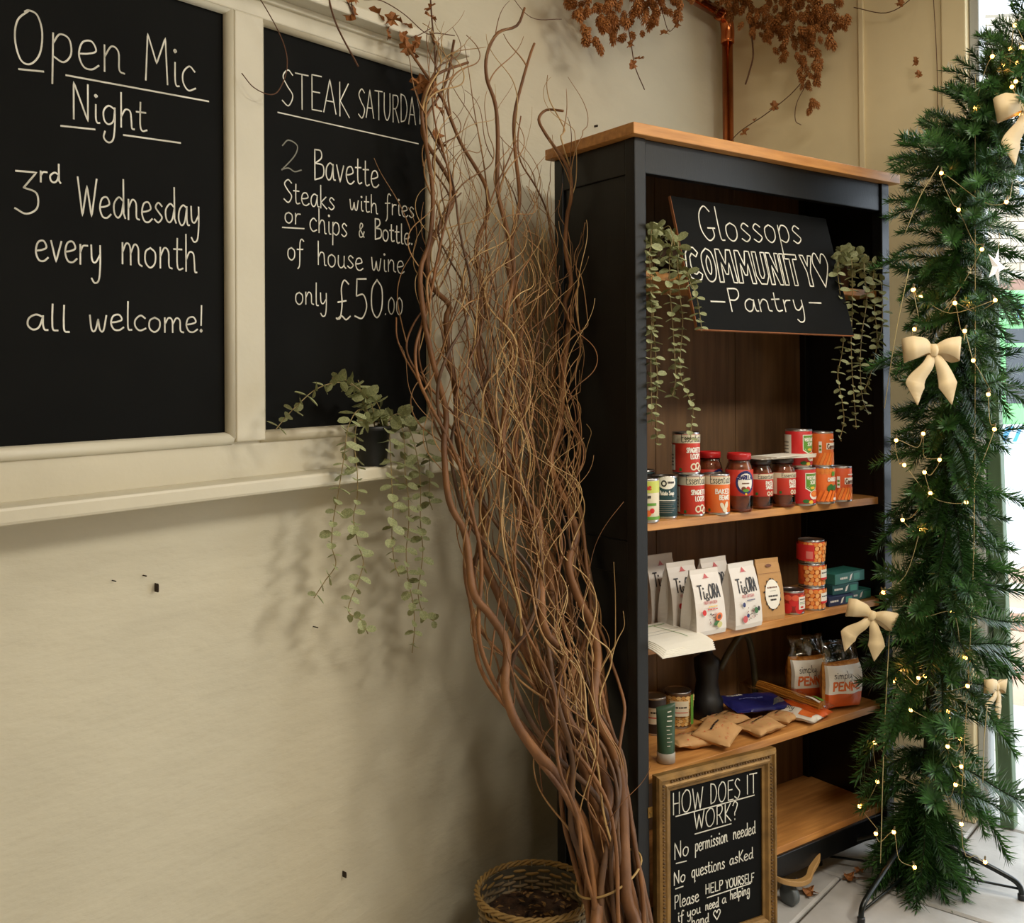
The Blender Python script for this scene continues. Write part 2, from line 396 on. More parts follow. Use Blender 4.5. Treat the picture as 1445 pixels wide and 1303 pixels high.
# measured coordinates: stems and lights in the room frame (along wall, out from wall, height)
STEMS = [[[-0.365, 0.536, 0.223], [-0.315, 0.502, 0.245], [-0.278, 0.483, 0.282], [-0.265, 0.468, 0.321], [-0.272, 0.449, 0.377], [-0.284, 0.428, 0.445], 
[-0.323, 0.402, 0.535], [-0.369, 0.389, 0.589], [-0.413, 0.369, 0.66], [-0.419, 0.346, 0.73], [-0.38, 0.318, 0.809], [-0.411, 0.298, 0.875], [-0.449, 
0.284, 0.927], [-0.435, 0.258, 1.006], [-0.433, 0.242, 1.057], [-0.458, 0.223, 1.122], [-0.452, 0.204, 1.237], [-0.432, 0.192, 1.311], [-0.454, 0.177, 
1.414], [-0.468, 0.162, 1.517], [-0.465, 0.148, 1.621], [-0.43, 0.144, 1.698], [-0.413, 0.137, 1.811], [-0.43, 0.129, 1.933], [-0.434, 0.125, 1.994], 
[-0.413, 0.122, 2.049], [-0.375, 0.12, 2.089], [-0.269, 0.118, 2.141]], [[-0.24, 0.566, 0.178], [-0.203, 0.532, 0.208], [-0.219, 0.514, 0.268], 
[-0.242, 0.494, 0.34], [-0.237, 0.47, 0.415], [-0.193, 0.454, 0.457], [-0.197, 0.435, 0.519], [-0.21, 0.42, 0.576], [-0.273, 0.41, 0.626], [-0.282, 
0.386, 0.709], [-0.236, 0.365, 0.771], [-0.289, 0.348, 0.841], [-0.222, 0.286, 1.053], [-0.26, 0.274, 1.101], [-0.289, 0.262, 1.164], [-0.31, 0.251, 
1.231], [-0.267, 0.231, 1.353], [-0.232, 0.218, 1.433], [-0.24, 0.203, 1.525], [-0.186, 0.187, 1.641], [-0.205, 0.178, 1.751], [-0.226, 0.171, 1.834], 
[-0.212, 0.161, 1.968], [-0.214, 0.155, 2.048], [-0.238, 0.15, 2.103], [-0.229, 0.143, 2.165], [-0.179, 0.136, 2.232], [-0.103, 0.134, 2.271], 
[-0.064, 0.128, 2.328]], [[-0.268, 0.584, 0.197], [-0.24, 0.55, 0.23], [-0.248, 0.535, 0.277], [-0.223, 0.514, 0.339], [-0.187, 0.488, 0.413], 
[-0.163, 0.467, 0.481], [-0.173, 0.444, 0.566], [-0.206, 0.424, 0.647], [-0.149, 0.395, 0.742], [-0.142, 0.374, 0.816], [-0.175, 0.358, 0.885], 
[-0.182, 0.339, 0.957], [-0.124, 0.322, 1.016], [-0.143, 0.305, 1.086], [-0.179, 0.287, 1.185], [-0.126, 0.273, 1.263], [-0.078, 0.252, 1.38], 
[-0.051, 0.24, 1.453], [-0.044, 0.247, 1.532], [-0.054, 0.259, 1.519], [-0.044, 0.232, 1.568], [-0.044, 0.253, 1.621], [-0.042, 0.235, 1.703], 
[-0.039, 0.238, 1.785], [-0.055, 0.263, 1.833], [-0.044, 0.247, 1.904], [-0.044, 0.18, 1.997], [-0.072, 0.177, 2.033], [-0.036, 0.174, 2.065], 
[-0.034, 0.225, 2.054]], [[-0.246, 0.512, 0.161], [-0.22, 0.478, 0.197], [-0.203, 0.461, 0.235], [-0.226, 0.429, 0.335], [-0.229, 0.407, 0.4], 
[-0.262, 0.381, 0.485], [-0.23, 0.346, 0.58], [-0.249, 0.309, 0.697], [-0.289, 0.282, 0.789], [-0.331, 0.244, 0.913], [-0.351, 0.219, 0.995], [-0.304, 
0.193, 1.071], [-0.333, 0.174, 1.162], [-0.363, 0.164, 1.242], [-0.354, 0.15, 1.354], [-0.367, 0.139, 1.438], [-0.363, 0.129, 1.523], [-0.349, 0.125, 
1.557], [-0.405, 0.119, 1.604], [-0.4, 0.115, 1.692], [-0.323, 0.111, 1.79], [-0.32, 0.109, 1.841], [-0.38, 0.105, 1.909], [-0.409, 0.104, 1.941], 
[-0.402, 0.102, 1.98], [-0.325, 0.098, 2.086], [-0.296, 0.09, 2.192]], [[-0.247, 0.536, 0.17], [-0.211, 0.502, 0.202], [-0.234, 0.471, 0.3], [-0.216, 
0.44, 0.385], [-0.206, 0.41, 0.475], [-0.242, 0.38, 0.581], [-0.26, 0.349, 0.682], [-0.227, 0.319, 0.772], [-0.19, 0.304, 0.815], [-0.156, 0.248, 
1.001], [-0.181, 0.239, 1.038], [-0.21, 0.218, 1.121], [-0.207, 0.202, 1.235], [-0.148, 0.186, 1.351], [-0.146, 0.17, 1.471], [-0.126, 0.162, 1.527], 
[-0.168, 0.146, 1.679], [-0.138, 0.155, 1.58], [-0.144, 0.145, 1.715], [-0.103, 0.138, 1.829], [-0.11, 0.131, 1.952], [-0.108, 0.127, 2.042], [-0.068, 
0.122, 2.141], [-0.026, 0.115, 2.222], [-0.005, 0.112, 2.256]], [[-0.192, 0.518, 0.14], [-0.156, 0.484, 0.172], [-0.175, 0.455, 0.262], [-0.141, 0.42, 
0.352], [-0.189, 0.391, 0.455], [-0.157, 0.357, 0.552], [-0.13, 0.325, 0.645], [-0.071, 0.297, 0.725], [-0.082, 0.278, 0.791], [-0.103, 0.236, 0.934], 
[-0.165, 0.211, 1.028], [-0.194, 0.19, 1.106], [-0.233, 0.178, 1.201], [-0.249, 0.163, 1.323], [-0.275, 0.148, 1.439], [-0.262, 0.137, 1.527], 
[-0.227, 0.135, 1.544], [-0.251, 0.123, 1.693], [-0.206, 0.119, 1.777], [-0.202, 0.116, 1.845], [-0.238, 0.114, 1.892], [-0.292, 0.111, 1.949], 
[-0.343, 0.106, 2.036], [-0.377, 0.104, 2.067], [-0.448, 0.097, 2.132]]] 
BULBS = [[0.73, 1.088, 2.273], [0.704, 1.109, 2.205], [0.75, 1.071, 2.222], [0.689, 1.044, 2.193], [0.735, 1.057, 2.18], [0.736, 1.092, 2.178], [0.705, 1.085, 
2.111], [0.735, 1.087, 2.131], [0.728, 1.1, 2.042], [0.739, 0.989, 2.084], [0.704, 1.069, 1.822], [0.694, 0.957, 1.814], [0.719, 1.006, 1.709], 
[0.652, 0.853, 1.61], [0.688, 0.861, 1.593], [0.696, 0.945, 1.572], [0.726, 0.974, 1.578], [0.72, 1.036, 1.576], [0.691, 0.843, 1.508], [0.714, 0.963, 
1.499], [0.672, 0.922, 1.911], [0.686, 0.844, 1.614], [0.694, 0.945, 1.573], [0.639, 0.86, 1.506], [0.666, 0.976, 1.498], [0.687, 0.99, 1.422], 
[0.658, 0.803, 1.213], [0.699, 0.901, 1.163], [0.687, 0.814, 1.146], [0.645, 0.879, 1.133], [0.678, 0.883, 1.076], [0.724, 0.959, 1.053], [0.656, 
0.818, 1.003], [0.655, 0.863, 0.983], [0.705, 1.034, 1.246], [0.627, 0.775, 0.811], [0.706, 0.858, 1.23], [0.707, 1.02, 1.335], [0.657, 0.765, 0.804], 
[0.72, 0.922, 0.762], [0.656, 0.806, 0.604], [0.639, 0.798, 0.579], [0.669, 0.85, 0.589], [0.694, 0.859, 0.59], [0.679, 0.969, 0.588], [0.699, 0.959, 
0.654], [0.667, 0.812, 0.5], [0.655, 0.834, 0.505], [0.714, 0.911, 0.502], [0.671, 0.923, 0.497], [0.686, 0.947, 0.447], [0.673, 0.92, 0.424], [0.719, 
0.94, 0.363], [0.678, 0.937, 0.328], [0.706, 0.878, 0.288], [0.671, 0.689, 0.209], [0.634, 0.746, 0.164], [0.643, 0.79, 0.177], [0.655, 0.839, 0.095], 
[0.716, 0.996, 0.133], [0.669, 0.739, 0.289], [0.683, 0.728, 0.388], [0.692, 0.946, 0.225]] 
SILL_STRANDS = [[[-0.536, 0.075, 1.281], [-0.562, 0.089, 1.335], [-0.628, 0.103, 1.372], [-0.686, 0.117, 1.377], [-0.736, 0.117, 1.363], [-0.778, 0.117, 1.335], 
[-0.807, 0.117, 1.312], [-0.833, 0.117, 1.287]], [[-0.536, 0.075, 1.287], [-0.59, 0.089, 1.32], [-0.636, 0.103, 1.286], [-0.661, 0.117, 1.223], 
[-0.675, 0.117, 1.159], [-0.691, 0.117, 1.092], [-0.695, 0.117, 1.043], [-0.685, 0.117, 1.003], [-0.714, 0.117, 0.973], [-0.742, 0.117, 0.944]], 
[[-0.543, 0.075, 1.287], [-0.597, 0.089, 1.294], [-0.619, 0.103, 1.245], [-0.625, 0.117, 1.185], [-0.626, 0.117, 1.135], [-0.636, 0.117, 1.091], 
[-0.623, 0.117, 1.034], [-0.61, 0.117, 0.997], [-0.624, 0.117, 0.959], [-0.644, 0.117, 0.927], [-0.651, 0.117, 0.898], [-0.618, 0.117, 0.877], 
[-0.598, 0.117, 0.843]], [[-0.521, 0.075, 1.286], [-0.509, 0.089, 1.281], [-0.516, 0.103, 1.218], [-0.526, 0.117, 1.152], [-0.523, 0.117, 1.099], 
[-0.527, 0.117, 1.042], [-0.52, 0.117, 0.984], [-0.506, 0.117, 0.951]], [[-0.521, 0.075, 1.286], [-0.484, 0.089, 1.296], [-0.475, 0.103, 1.253], 
[-0.486, 0.117, 1.185], [-0.476, 0.117, 1.121], [-0.476, 0.117, 1.057], [-0.484, 0.117, 1.0], [-0.477, 0.117, 0.935], [-0.463, 0.117, 0.88], [-0.46, 
0.117, 0.826], [-0.468, 0.117, 0.775]], [[-0.521, 0.075, 1.286], [-0.476, 0.089, 1.306], [-0.453, 0.103, 1.263], [-0.445, 0.117, 1.198], [-0.438, 
0.117, 1.139], [-0.439, 0.117, 1.064], [-0.432, 0.117, 0.998], [-0.44, 0.117, 0.946], [-0.448, 0.117, 0.904], [-0.433, 0.117, 0.859], [-0.395, 0.117, 
0.83]], [[-0.521, 0.075, 1.286], [-0.461, 0.089, 1.3], [-0.423, 0.103, 1.278], [-0.414, 0.117, 1.223], [-0.407, 0.117, 1.169], [-0.411, 0.117, 1.115], 
[-0.4, 0.117, 1.086]], [[-0.536, 0.075, 1.281], [-0.583, 0.089, 1.335], [-0.602, 0.103, 1.366], [-0.621, 0.117, 1.382]], [[-0.528, 0.075, 1.281], 
[-0.534, 0.089, 1.318], [-0.574, 0.103, 1.351], [-0.614, 0.117, 1.361], [-0.653, 0.117, 1.382], [-0.692, 0.117, 1.387]]] 
SHELF_STRANDS_A = [[[0.144, 0.06, 1.71], [0.102, 0.03, 1.743], [0.048, -0.005, 1.728], [0.048, -0.005, 1.66], [0.051, -0.005, 1.583], [0.053, -0.005, 1.505], [0.059, 
-0.005, 1.438], [0.065, -0.005, 1.37], [0.058, -0.005, 1.307], [0.064, -0.005, 1.229]], [[0.151, 0.06, 1.71], [0.143, 0.03, 1.731], [0.105, -0.005, 
1.664], [0.107, -0.005, 1.586], [0.114, -0.005, 1.517], [0.12, -0.005, 1.443], [0.123, -0.005, 1.379], [0.112, -0.005, 1.34]], [[0.151, 0.06, 1.71], 
[0.16, 0.03, 1.722], [0.132, -0.005, 1.656], [0.138, -0.005, 1.587], [0.148, -0.005, 1.518], [0.14, -0.005, 1.444], [0.14, -0.005, 1.389], [0.16, 
-0.005, 1.35], [0.181, -0.005, 1.309], [0.173, -0.005, 1.255], [0.173, -0.005, 1.235]], [[0.144, 0.06, 1.71], [0.095, 0.03, 1.717], [0.042, -0.005, 
1.684], [0.044, -0.005, 1.612], [0.047, -0.005, 1.515], [0.043, -0.005, 1.418], [0.045, -0.005, 1.321], [0.045, -0.005, 1.273]], [[0.158, 0.06, 
1.706], [0.177, 0.03, 1.663], [0.17, -0.005, 1.619], [0.19, -0.005, 1.59], [0.204, -0.005, 1.53], [0.207, -0.005, 1.505]], [[0.144, 0.06, 1.715], 
[0.129, 0.03, 1.75], [0.115, -0.005, 1.724], [0.122, -0.005, 1.7]]] 
SHELF_STRANDS_B = [[[0.906, 0.06, 1.703], [0.809, 0.03, 1.729], [0.742, -0.005, 1.692], [0.751, -0.005, 1.618], [0.768, -0.005, 1.528], [0.758, -0.005, 1.453], [0.739, 
-0.005, 1.391], [0.756, -0.005, 1.323], [0.764, -0.005, 1.266], [0.745, -0.005, 1.215]], [[0.906, 0.06, 1.703], [0.846, 0.03, 1.726], [0.806, -0.005, 
1.656], [0.805, -0.005, 1.569], [0.799, -0.005, 1.483], [0.803, -0.005, 1.397], [0.811, -0.005, 1.322], [0.819, -0.005, 1.241]], [[0.916, 0.06, 
1.704], [0.894, 0.03, 1.729], [0.863, -0.005, 1.671], [0.871, -0.005, 1.601], [0.851, -0.005, 1.519], [0.841, -0.005, 1.455], [0.84, -0.005, 1.391], 
[0.849, -0.005, 1.327], [0.876, -0.005, 1.28]], [[0.916, 0.06, 1.704], [0.942, 0.03, 1.721], [0.901, -0.005, 1.649], [0.909, -0.005, 1.573], [0.918, 
-0.005, 1.485], [0.888, -0.005, 1.397], [0.858, -0.005, 1.35]], [[0.916, 0.06, 1.704], [0.962, 0.03, 1.704], [0.94, -0.005, 1.652], [0.944, -0.005, 
1.593], [0.943, -0.005, 1.533], [0.918, -0.005, 1.468]], [[0.906, 0.06, 1.703], [0.827, 0.03, 1.736], [0.752, -0.005, 1.732]], [[0.916, 0.06, 1.704], 
[0.894, 0.03, 1.738], [0.882, -0.005, 1.719]]] 
TEXT_MIC = [('O', (-1.2783, 1.9133), (-1.2249, 1.9234), 0.0904), ('pen', (-1.2164, 1.9292), (-1.0804, 1.9387), 0.0897), ('Mic', (-1.0422, 1.9375), (-0.934, 
1.941), 0.0857), ('_', (-1.2693, 1.9049), (-1.2282, 1.9105), 0), ('_', (-1.1893, 1.9134), (-0.9068, 1.9282), 0), ('Night', (-1.1794, 1.8417), 
(-1.0371, 1.8447), 0.0641), ('_', (-1.1987, 1.8236), (-1.1378, 1.829), 0), ('_', (-1.0836, 1.8294), (-0.9682, 1.8358), 0), ('3', (-1.2789, 1.6644), 
(-1.2336, 1.6678), 0.0714), ('rd', (-1.2357, 1.7224), (-1.1991, 1.7242), 0.0329), ('Wednesday', (-1.1702, 1.6734), (-0.9258, 1.6825), 0.068), 
('every', (-1.244, 1.5869), (-1.1245, 1.5897), 0.0642), ('month', (-1.0898, 1.5952), (-0.934, 1.5902), 0.0691), ('all', (-1.2593, 1.4716), (-1.1845, 
1.4687), 0.0467), ('welcome!', (-1.1502, 1.4723), (-0.9184, 1.4767), 0.0505)] 
TEXT_STEAK = [('STEAK', (-0.7329, 1.9584), (-0.5451, 1.9702), 0.074), ('SATURDAY', (-0.5219, 1.9749), (-0.313, 1.9976), 0.0645), ('_', (-0.7418, 1.9407), (-0.3312, 
1.9493), 0), ('2', (-0.7359, 1.8223), (-0.6778, 1.8276), 0.0638), ('Bavette', (-0.6497, 1.8162), (-0.4595, 1.8259), 0.0673), ('Steaks', (-0.7296, 
1.7573), (-0.5905, 1.7559), 0.0479), ('with', (-0.549, 1.7642), (-0.4641, 1.7649), 0.0417), ('fries', (-0.4412, 1.7678), (-0.3462, 1.7697), 0.0464), 
('or', (-0.7266, 1.7121), (-0.6835, 1.7133), 0.0416), ('_', (-0.732, 1.7022), (-0.6752, 1.7059), 0), ('chips', (-0.6611, 1.7018), (-0.5549, 1.7009), 
0.0517), ('&', (-0.5241, 1.7042), (-0.5029, 1.7047), 0.0326), ('Bottle.', (-0.4751, 1.7034), (-0.3512, 1.704), 0.0479), ('of', (-0.7203, 1.6374), 
(-0.6771, 1.6357), 0.0472), ('house', (-0.6403, 1.6316), (-0.5091, 1.631), 0.0493), ('wine', (-0.4853, 1.6347), (-0.3803, 1.6329), 0.0518), ('only', 
(-0.7005, 1.545), (-0.612, 1.5442), 0.0479), ('£50', (-0.5902, 1.5166), (-0.4458, 1.5289), 0.0887), ('.00', (-0.4457, 1.5338), (-0.3855, 1.5366), 
0.0398)] 
TEXT_SIGN = [('Glossops', (0.064, 0.2342), (0.4619, 0.2586), 0.093), ('COMMUNITY', (-0.0177, 0.1228), (0.4831, 0.1358), 0.0878), ('heart', (0.4831, 0.1358), 
(0.5464, 0.1394), 0.0959), ('Pantry', (0.1121, 0.0494), (0.4056, 0.0606), 0.0598), ('_', (0.051, 0.0724), (0.1007, 0.0732), 0), ('_', (0.4274, 0.087), 
(0.4778, 0.0882), 0)] 
TEXT_HOW = [('HOW', (0.052, 0.3498), (0.1454, 0.3464), 0.0506), ('DOES', (0.1662, 0.3514), (0.2625, 0.3483), 0.0477), ('IT', (0.2811, 0.352), (0.3176, 0.3502), 
0.0472), ('_', (0.0621, 0.3444), (0.3077, 0.3443), 0), ('WORK?', (0.1162, 0.3), (0.2547, 0.2978), 0.0433), ('_', (0.1189, 0.2905), (0.2322, 0.2904), 
0), ('No', (0.0562, 0.2435), (0.1007, 0.2469), 0.0384), ('_', (0.0624, 0.234), (0.0928, 0.2327), 0), ('permission', (0.1196, 0.2485), (0.2205, 
0.2495), 0.0329), ('needed', (0.2383, 0.2503), (0.3106, 0.2497), 0.0303), ('No', (0.0546, 0.1837), (0.0899, 0.1877), 0.0303), ('_', (0.0598, 0.1752), 
(0.0825, 0.1758), 0), ('questions', (0.1078, 0.1893), (0.2109, 0.1875), 0.0309), ('asKed', (0.2259, 0.1913), (0.3023, 0.1904), 0.0273), ('Please', 
(0.0565, 0.129), (0.1304, 0.1286), 0.0305), ('HELP', (0.15, 0.1402), (0.2054, 0.138), 0.0227), ('YOURSELF', (0.2134, 0.1376), (0.3051, 0.1328), 
0.021), ('_', (0.1554, 0.1302), (0.294, 0.1305), 0), ('if', (0.0661, 0.0962), (0.0838, 0.0955), 0.0243), ('you', (0.0939, 0.1), (0.135, 0.1012), 
0.0225), ('need', (0.1496, 0.1014), (0.1912, 0.1003), 0.0227), ('a', (0.2017, 0.1041), (0.2151, 0.1035), 0.0229), ('helping', (0.2274, 0.1078), 
(0.2912, 0.106), 0.0231), ('hand', (0.1071, 0.0749), (0.1606, 0.0714), 0.0213), ('heart', (0.1748, 0.07), (0.196, 0.0659), 0.0228)] 

# ================================================================== the room
def st(o, label=None): return tag(o, label, kind='structure')
# floor bed and flagstones, joints run along the two walls
XL, XR, OB = -3.4, CORNER + 0.02, 4.6
floor = MB().box(XL, CORNER + 1.3, -OB, 0.25, -0.08, -0.012).build('floor', GROUT, M=MW); st(floor, 'worn grey stone flag floor with dark joints')
us = [XL, -2.7, -2.0, -1.35, -0.75, -0.08, 0.675, 1.28, 1.95, 2.56]
fl_r = random.Random(3)
for i in range(len(us) - 1):
    o = -0.2 if i != 5 else 0.05
    first = True
    cuts = {5: [-.2, .12, .632, 1.25, 1.9, 2.6, 3.3, 4.1, 4.6], 6: [-.2, .35, .835, 1.32, 1.85, 2.5, 3.2, 3.9, 4.6]}.get(i)
    if not cuts:
        cuts = [-.2]
        while cuts[-1] < 4.6: cuts.append(min(4.6, cuts[-1] + fl_r.uniform(.45, .8)))
    for a, b in zip(cuts, cuts[1:]):
        g = 0.005; h = fl_r.uniform(-0.003, 0.0)
        x0, x1, y0, y1 = us[i] + g, us[i + 1] - g, -b + g, -a - g
        if y1 - y0 < 0.05: continue
        mb = MB(); bv = 0.006
        j = lambda: fl_r.uniform(-.003, .003)
        c = [(x0 + j(), y0 + j()), (x1 + j(), y0 + j()), (x1 + j(), y1 + j()), (x0 + j(), y1 + j())]
        cx, cy = (x0 + x1) / 2, (y0 + y1) / 2
        vs = [(px, py, -0.05) for px, py in c] + [(px, py, h - bv) for px, py in c] + [(px + math.copysign(bv, cx - px), py + math.copysign(bv, cy - py), h) for px, py in c]
        fs = [(8, 9, 10, 11)] + [(k, (k + 1) % 4, 4 + (k + 1) % 4, 4 + k) for k in range(4)] + [(4 + k, 4 + (k + 1) % 4, 8 + (k + 1) % 4, 8 + k) for k in range(4)]
        mb.add(vs, fs); mb.build('flagstone', FLAG, floor)

# blackboard wall, uneven plaster
def wall_grid(x0, x1, z0, z1, nx, nz, amp, y=0.0):
    mb = MB(); vs = []; fs = []
    for k in range(nz + 1):
        for i in range(nx + 1):
            x = x0 + (x1 - x0) * i / nx; z = z0 + (z1 - z0) * k / nz
            e = min(1, (x1 - x) / .15) if x1 - x < .15 else 1
            d = (noise.noise((x * 1.3, z * 1.1, 4.2)) * .7 + noise.noise((x * 3.5 + z, z * 2.6, 9.1)) * .35 + noise.noise((x * 9, z * 7, 1.1)) * .1) * amp * e
            flat = .15 if (1.14 < z < 2.22 and x < -.2) else 1
            vs.append((x, y + d * flat, z))
    for k in range(nz):
        for i in range(nx):
            a = k * (nx + 1) + i; fs.append((a, a + 1, a + nx + 2, a + nx + 1))
    mb.add(vs, fs); b = len(mb.v)
    mb.add([(x0, y + .2, z0), (x1, y + .2, z0), (x1, y + .2, z1), (x0, y + .2, z1)], [(3, 2, 1, 0)])
    return mb
wl = wall_grid(XL, CORNER, 0, CEIL, 130, 80, 0.010, 0.004).build('wall_left', PLASTER, M=MW, smooth=True); st(wl, 'uneven cream plaster wall that carries the two blackboards')
for k, (cu, cz, w, h) in enumerate([(-1.020, .996, .0016, .010), (-1.104, 1.022, .0013, .0013), (-.569, .288, .0018, .009), (-1.044, 1.022, .0013, .0013), (-.644, .849, .0014, .0014), (.430, 2.144, .0022, .0042)]):
    m_ = MB(); n = 9
    pr = [(cu + w * (0.6 + .4 * R2.random()) * math.cos(6.283 * i / n), -0.0085, cz + h * (0.7 + .3 * R2.random()) * math.sin(6.283 * i / n)) for i in range(n)]
    m_.add(pr + [(p[0], 0.012, p[2]) for p in pr], [tuple(range(n))] + [(i, n + i, n + (i + 1) % n, (i + 1) % n) for i in range(n)])
    m_.build('paint_chip', mat('bare_patch', (52, 40, 28), .9), wl)

# street wall: panel left of the opening, header and the far side
DO0, DO1, DH = 0.86, 2.75, 2.72
wr = MB()
wr.box(CORNER, CORNER + .16, -0.755, 0.2, 0, CEIL)
wr.box(CORNER, CORNER + .16, -OB, -DO1, 0, CEIL)
wr.box(CORNER, CORNER + .16, -DO1, -0.755, DH, CEIL)
st(wr.build('wall_right', PANELW, M=MW), 'cream boarded wall between the copper pipe and the street doorway')
bt = MB().box(CORNER - .012, CORNER + .002, -.512, -.494, 0, CEIL).build('trim_1', PANELW, M=MW, bevel=.003); st(bt, 'thin vertical batten on the cream wall behind the bookcase')
jm = MB().box(CORNER - .012, CORNER + .14, -.832, -.758, 0, DH).build('trim_2', PANELW, M=MW, bevel=.004); st(jm, 'cream door post beside the street opening')
jm2 = MB().box(CORNER + .02, CORNER + .10, -.862, -.834, 0, DH).build('door_1', mat('grey_white_frame', (176, 178, 174), .4), M=MW, bevel=.003); st(jm2, 'pale grey frame edge of the open street door')
st(MB().box(XL, CORNER + .1, -OB - .1, 0.2, CEIL, CEIL + .1).build('ceiling', mat('ceiling_paint', (206, 194, 168), .8), M=MW), 'plain cream ceiling')
st(MB().box(XL, CORNER + .1, -OB - .1, -OB, 0, CEIL).build('wall_back', mat('back_wall_paint', (170, 150, 116), .8), M=MW), 'cream wall behind the photographer')
st(MB().box(XL - .1, XL, -OB, .2, 0, CEIL).build('wall_side', mat('back_wall_paint', (170, 150, 116), .8), M=MW), 'cream wall at the far end of the room')
for (u, o, p), w_ in zip(LAMPS, ('between the photographer and the street wall', 'behind the photographer near the blackboard side', 'in front of the bookcase')):
    t = empty('ceiling_lamp', MW @ T(u, -o, CEIL), 'round white ceiling lamp ' + w_, 'lamp', 'ceiling lamps')
    MB().lathe([(.19, 0), (.2, -.03), (.185, -.06), (.17, -.06)], 28).build('lamp_body', mat('lamp_white', (220, 216, 205), .5), t, smooth=True)
    MB().lathe([(.165, -.05), (.16, -.07), (.1, -.082), (0, -.085)], 28).build('diffuser', mat('lamp_glow', (255, 224, 180), .5, emit=2.0), t, smooth=True)

# ------------------------------------------------------------------ boarded window with its two blackboards
TL = 0.011
win = MB().box(-1.98, -.235, -.036, .03, 2.118, 2.168, tilt=TL)
w1 = bpy.data.objects.new('window_1', win.data('window_1', PAINTW)); scene.collection.objects.link(w1); w1.matrix_basis = MW @ T(0, 0, TL * .8)
st(w1, 'cream painted old window frame boarded with two blackboards')
bv = w1.modifiers.new('Bevel', 'BEVEL'); bv.width = .003; bv.segments = 2
def wpart(name, *b, m=PAINTW, bev=.003): return MB().box(*b, tilt=TL).build(name, m, w1, bevel=bev)
wpart('cornice', -2.02, -.223, -.085, .02, 2.166, 2.192, bev=.004)
wpart('cornice_lip', -2.02, -.228, -.045, .02, 2.152, 2.1665)
wpart('mullion', -.866, -.797, -.036, .03, 1.262, 2.12)
wpart('stile', -.304, -.24, -.036, .03, 1.262, 2.12)
wpart('stile', -1.98, -1.92, -.028, .03, 1.262, 2.12)
wpart('bottom_rail', -1.98, -.235, -.024, .03, 1.188, 1.268)
wpart('sill', -2.02, -.10, -.090, .03, 1.160, 1.190, bev=.006)
def bead(x0, x1, z0, z1):
    r = .013
    for (a, b) in (((x0, z0), (x1, z0)), ((x1, z0), (x1, z1)), ((x1, z1), (x0, z1)), ((x0, z1), (x0, z0))):
        mb = MB()
        pts = [(a[0], -.022, a[1] + TL * a[0]), (b[0], -.022, b[1] + TL * b[0])]
        mb.tube(pts, r, 8); mb.build('bead', PAINTW, w1, smooth=True)
bead(-1.925, -.870, 1.269, 2.121); bead(-.803, -.306, 1.269, 2.121)

def flat_surf(y):
    return lambda s, t, off: (s, y - off, t)
def lettering(texts, parent, surf, width, faded=(), jit=0.02, wscale=None, off=.0006):
    for k, (tx, a, b, h) in enumerate(texts):
        mb = MB(); wd_ = width
        for s in text_strokes(tx, a, b, h, 0 if tx in ('_', 'heart', 'COMMUNITY') else jit):
            ribbon(mb, s, wd_ * (wscale or {}).get(tx, 1), surf, off + (k % 7) * .00008, CHALKF if tx in faded else CHALK)
        if mb.v: mb.build('chalk_underline' if tx == '_' else 'chalk_heart' if tx == 'heart' else 'chalk_word', None, parent)
bb1 = MB().box(-1.92, -.872, -.018, -.0075, 1.272 - TL * .86, 2.122 - TL * .86, tilt=TL).build('blackboard', CHALKB, M=MW @ T(0, 0, TL * .86))
tag(bb1, 'large blackboard chalked with open mic night, left of the cream mullion', 'blackboard')
bb2 = MB().box(-.80, -.305, -.018, -.0075, 1.272 - TL * .8, 2.122 - TL * .8, tilt=TL).build('blackboard', CHALKB, M=MW @ T(0, 0, TL * .8))
tag(bb2, 'narrow blackboard chalked with steak saturday offer beside the willow branches', 'blackboard')
sf = lambda dz: (lambda s, t, off: (s - .008, -.018 - off, t - dz))
lettering(TEXT_MIC, bb1, sf(TL * .86), .0031, jit=.03)
lettering(TEXT_STEAK, bb2, sf(TL * .8), .0027, faded=('2',), jit=.03, wscale={'\u00a350': 1.25, 'Bavette': 1.15, 'Bottle.': 1.2})

# ------------------------------------------------------------------ copper pipe in the corner
pp = empty('copper_pipe', MW @ T(1.175, -.05, 0), 'copper pipe rising in the corner behind the bookcase and turning along the wall', 'pipe')
MB().tube([(0, 0, 0), (0.005, 0, 1.0), (0.01, 0, 2.60)], .0195, 18).build('riser', COPPER, pp, smooth=True)
MB().tube(spline([(0.01, 0, 2.58), (0.012, 0, 2.63), (-.005, 0, 2.665), (-.05, 0, 2.67)], 6), .024, 18).build('elbow', COPPER, pp, smooth=True)
MB().tube([(-.04, 0, 2.67), (-1.6, 0, 2.67)], .0195, 18).build('horizontal_run', COPPER, pp, smooth=True)

# ------------------------------------------------------------------ bookcase
BW, BD, BH = .9887, .3056, 1.97
bk = empty('bookcase', MBK, 'tall black bookcase with a pine top and pine shelves', 'bookcase')
def bp(name, *b, m=BLACKW, bev=.0025): return MB().box(*b).build(name, m, bk, bevel=bev)
PW = .036
bp('post', 0, PW, 0, .034, 0, 1.945); bp('post', BW - PW, BW, 0, .034, 0, 1.945)
bp('post', 0, PW, BD - .034, BD, 0, 1.945); bp('post', BW - PW, BW, BD - .034, BD, 0, 1.945)
for x0, x1 in ((.008, .022), (BW - .022, BW - .008)):
    bp('side_panel', x0, x1, .03, BD - .03, .07, 1.945)
for x0, x1 in ((.002, .026), (BW - .026, BW - .002)):
    bp('side_rail', x0, x1, .034, BD - .034, 1.862, 1.945); bp('side_rail', x0, x1, .034, BD - .034, .07, .15)
    bp('side_rail', x0, x1, .034, BD - .034, .92, 1.00)
bp('top_rail', PW, BW - PW, .006, .03, 1.865, 1.945)
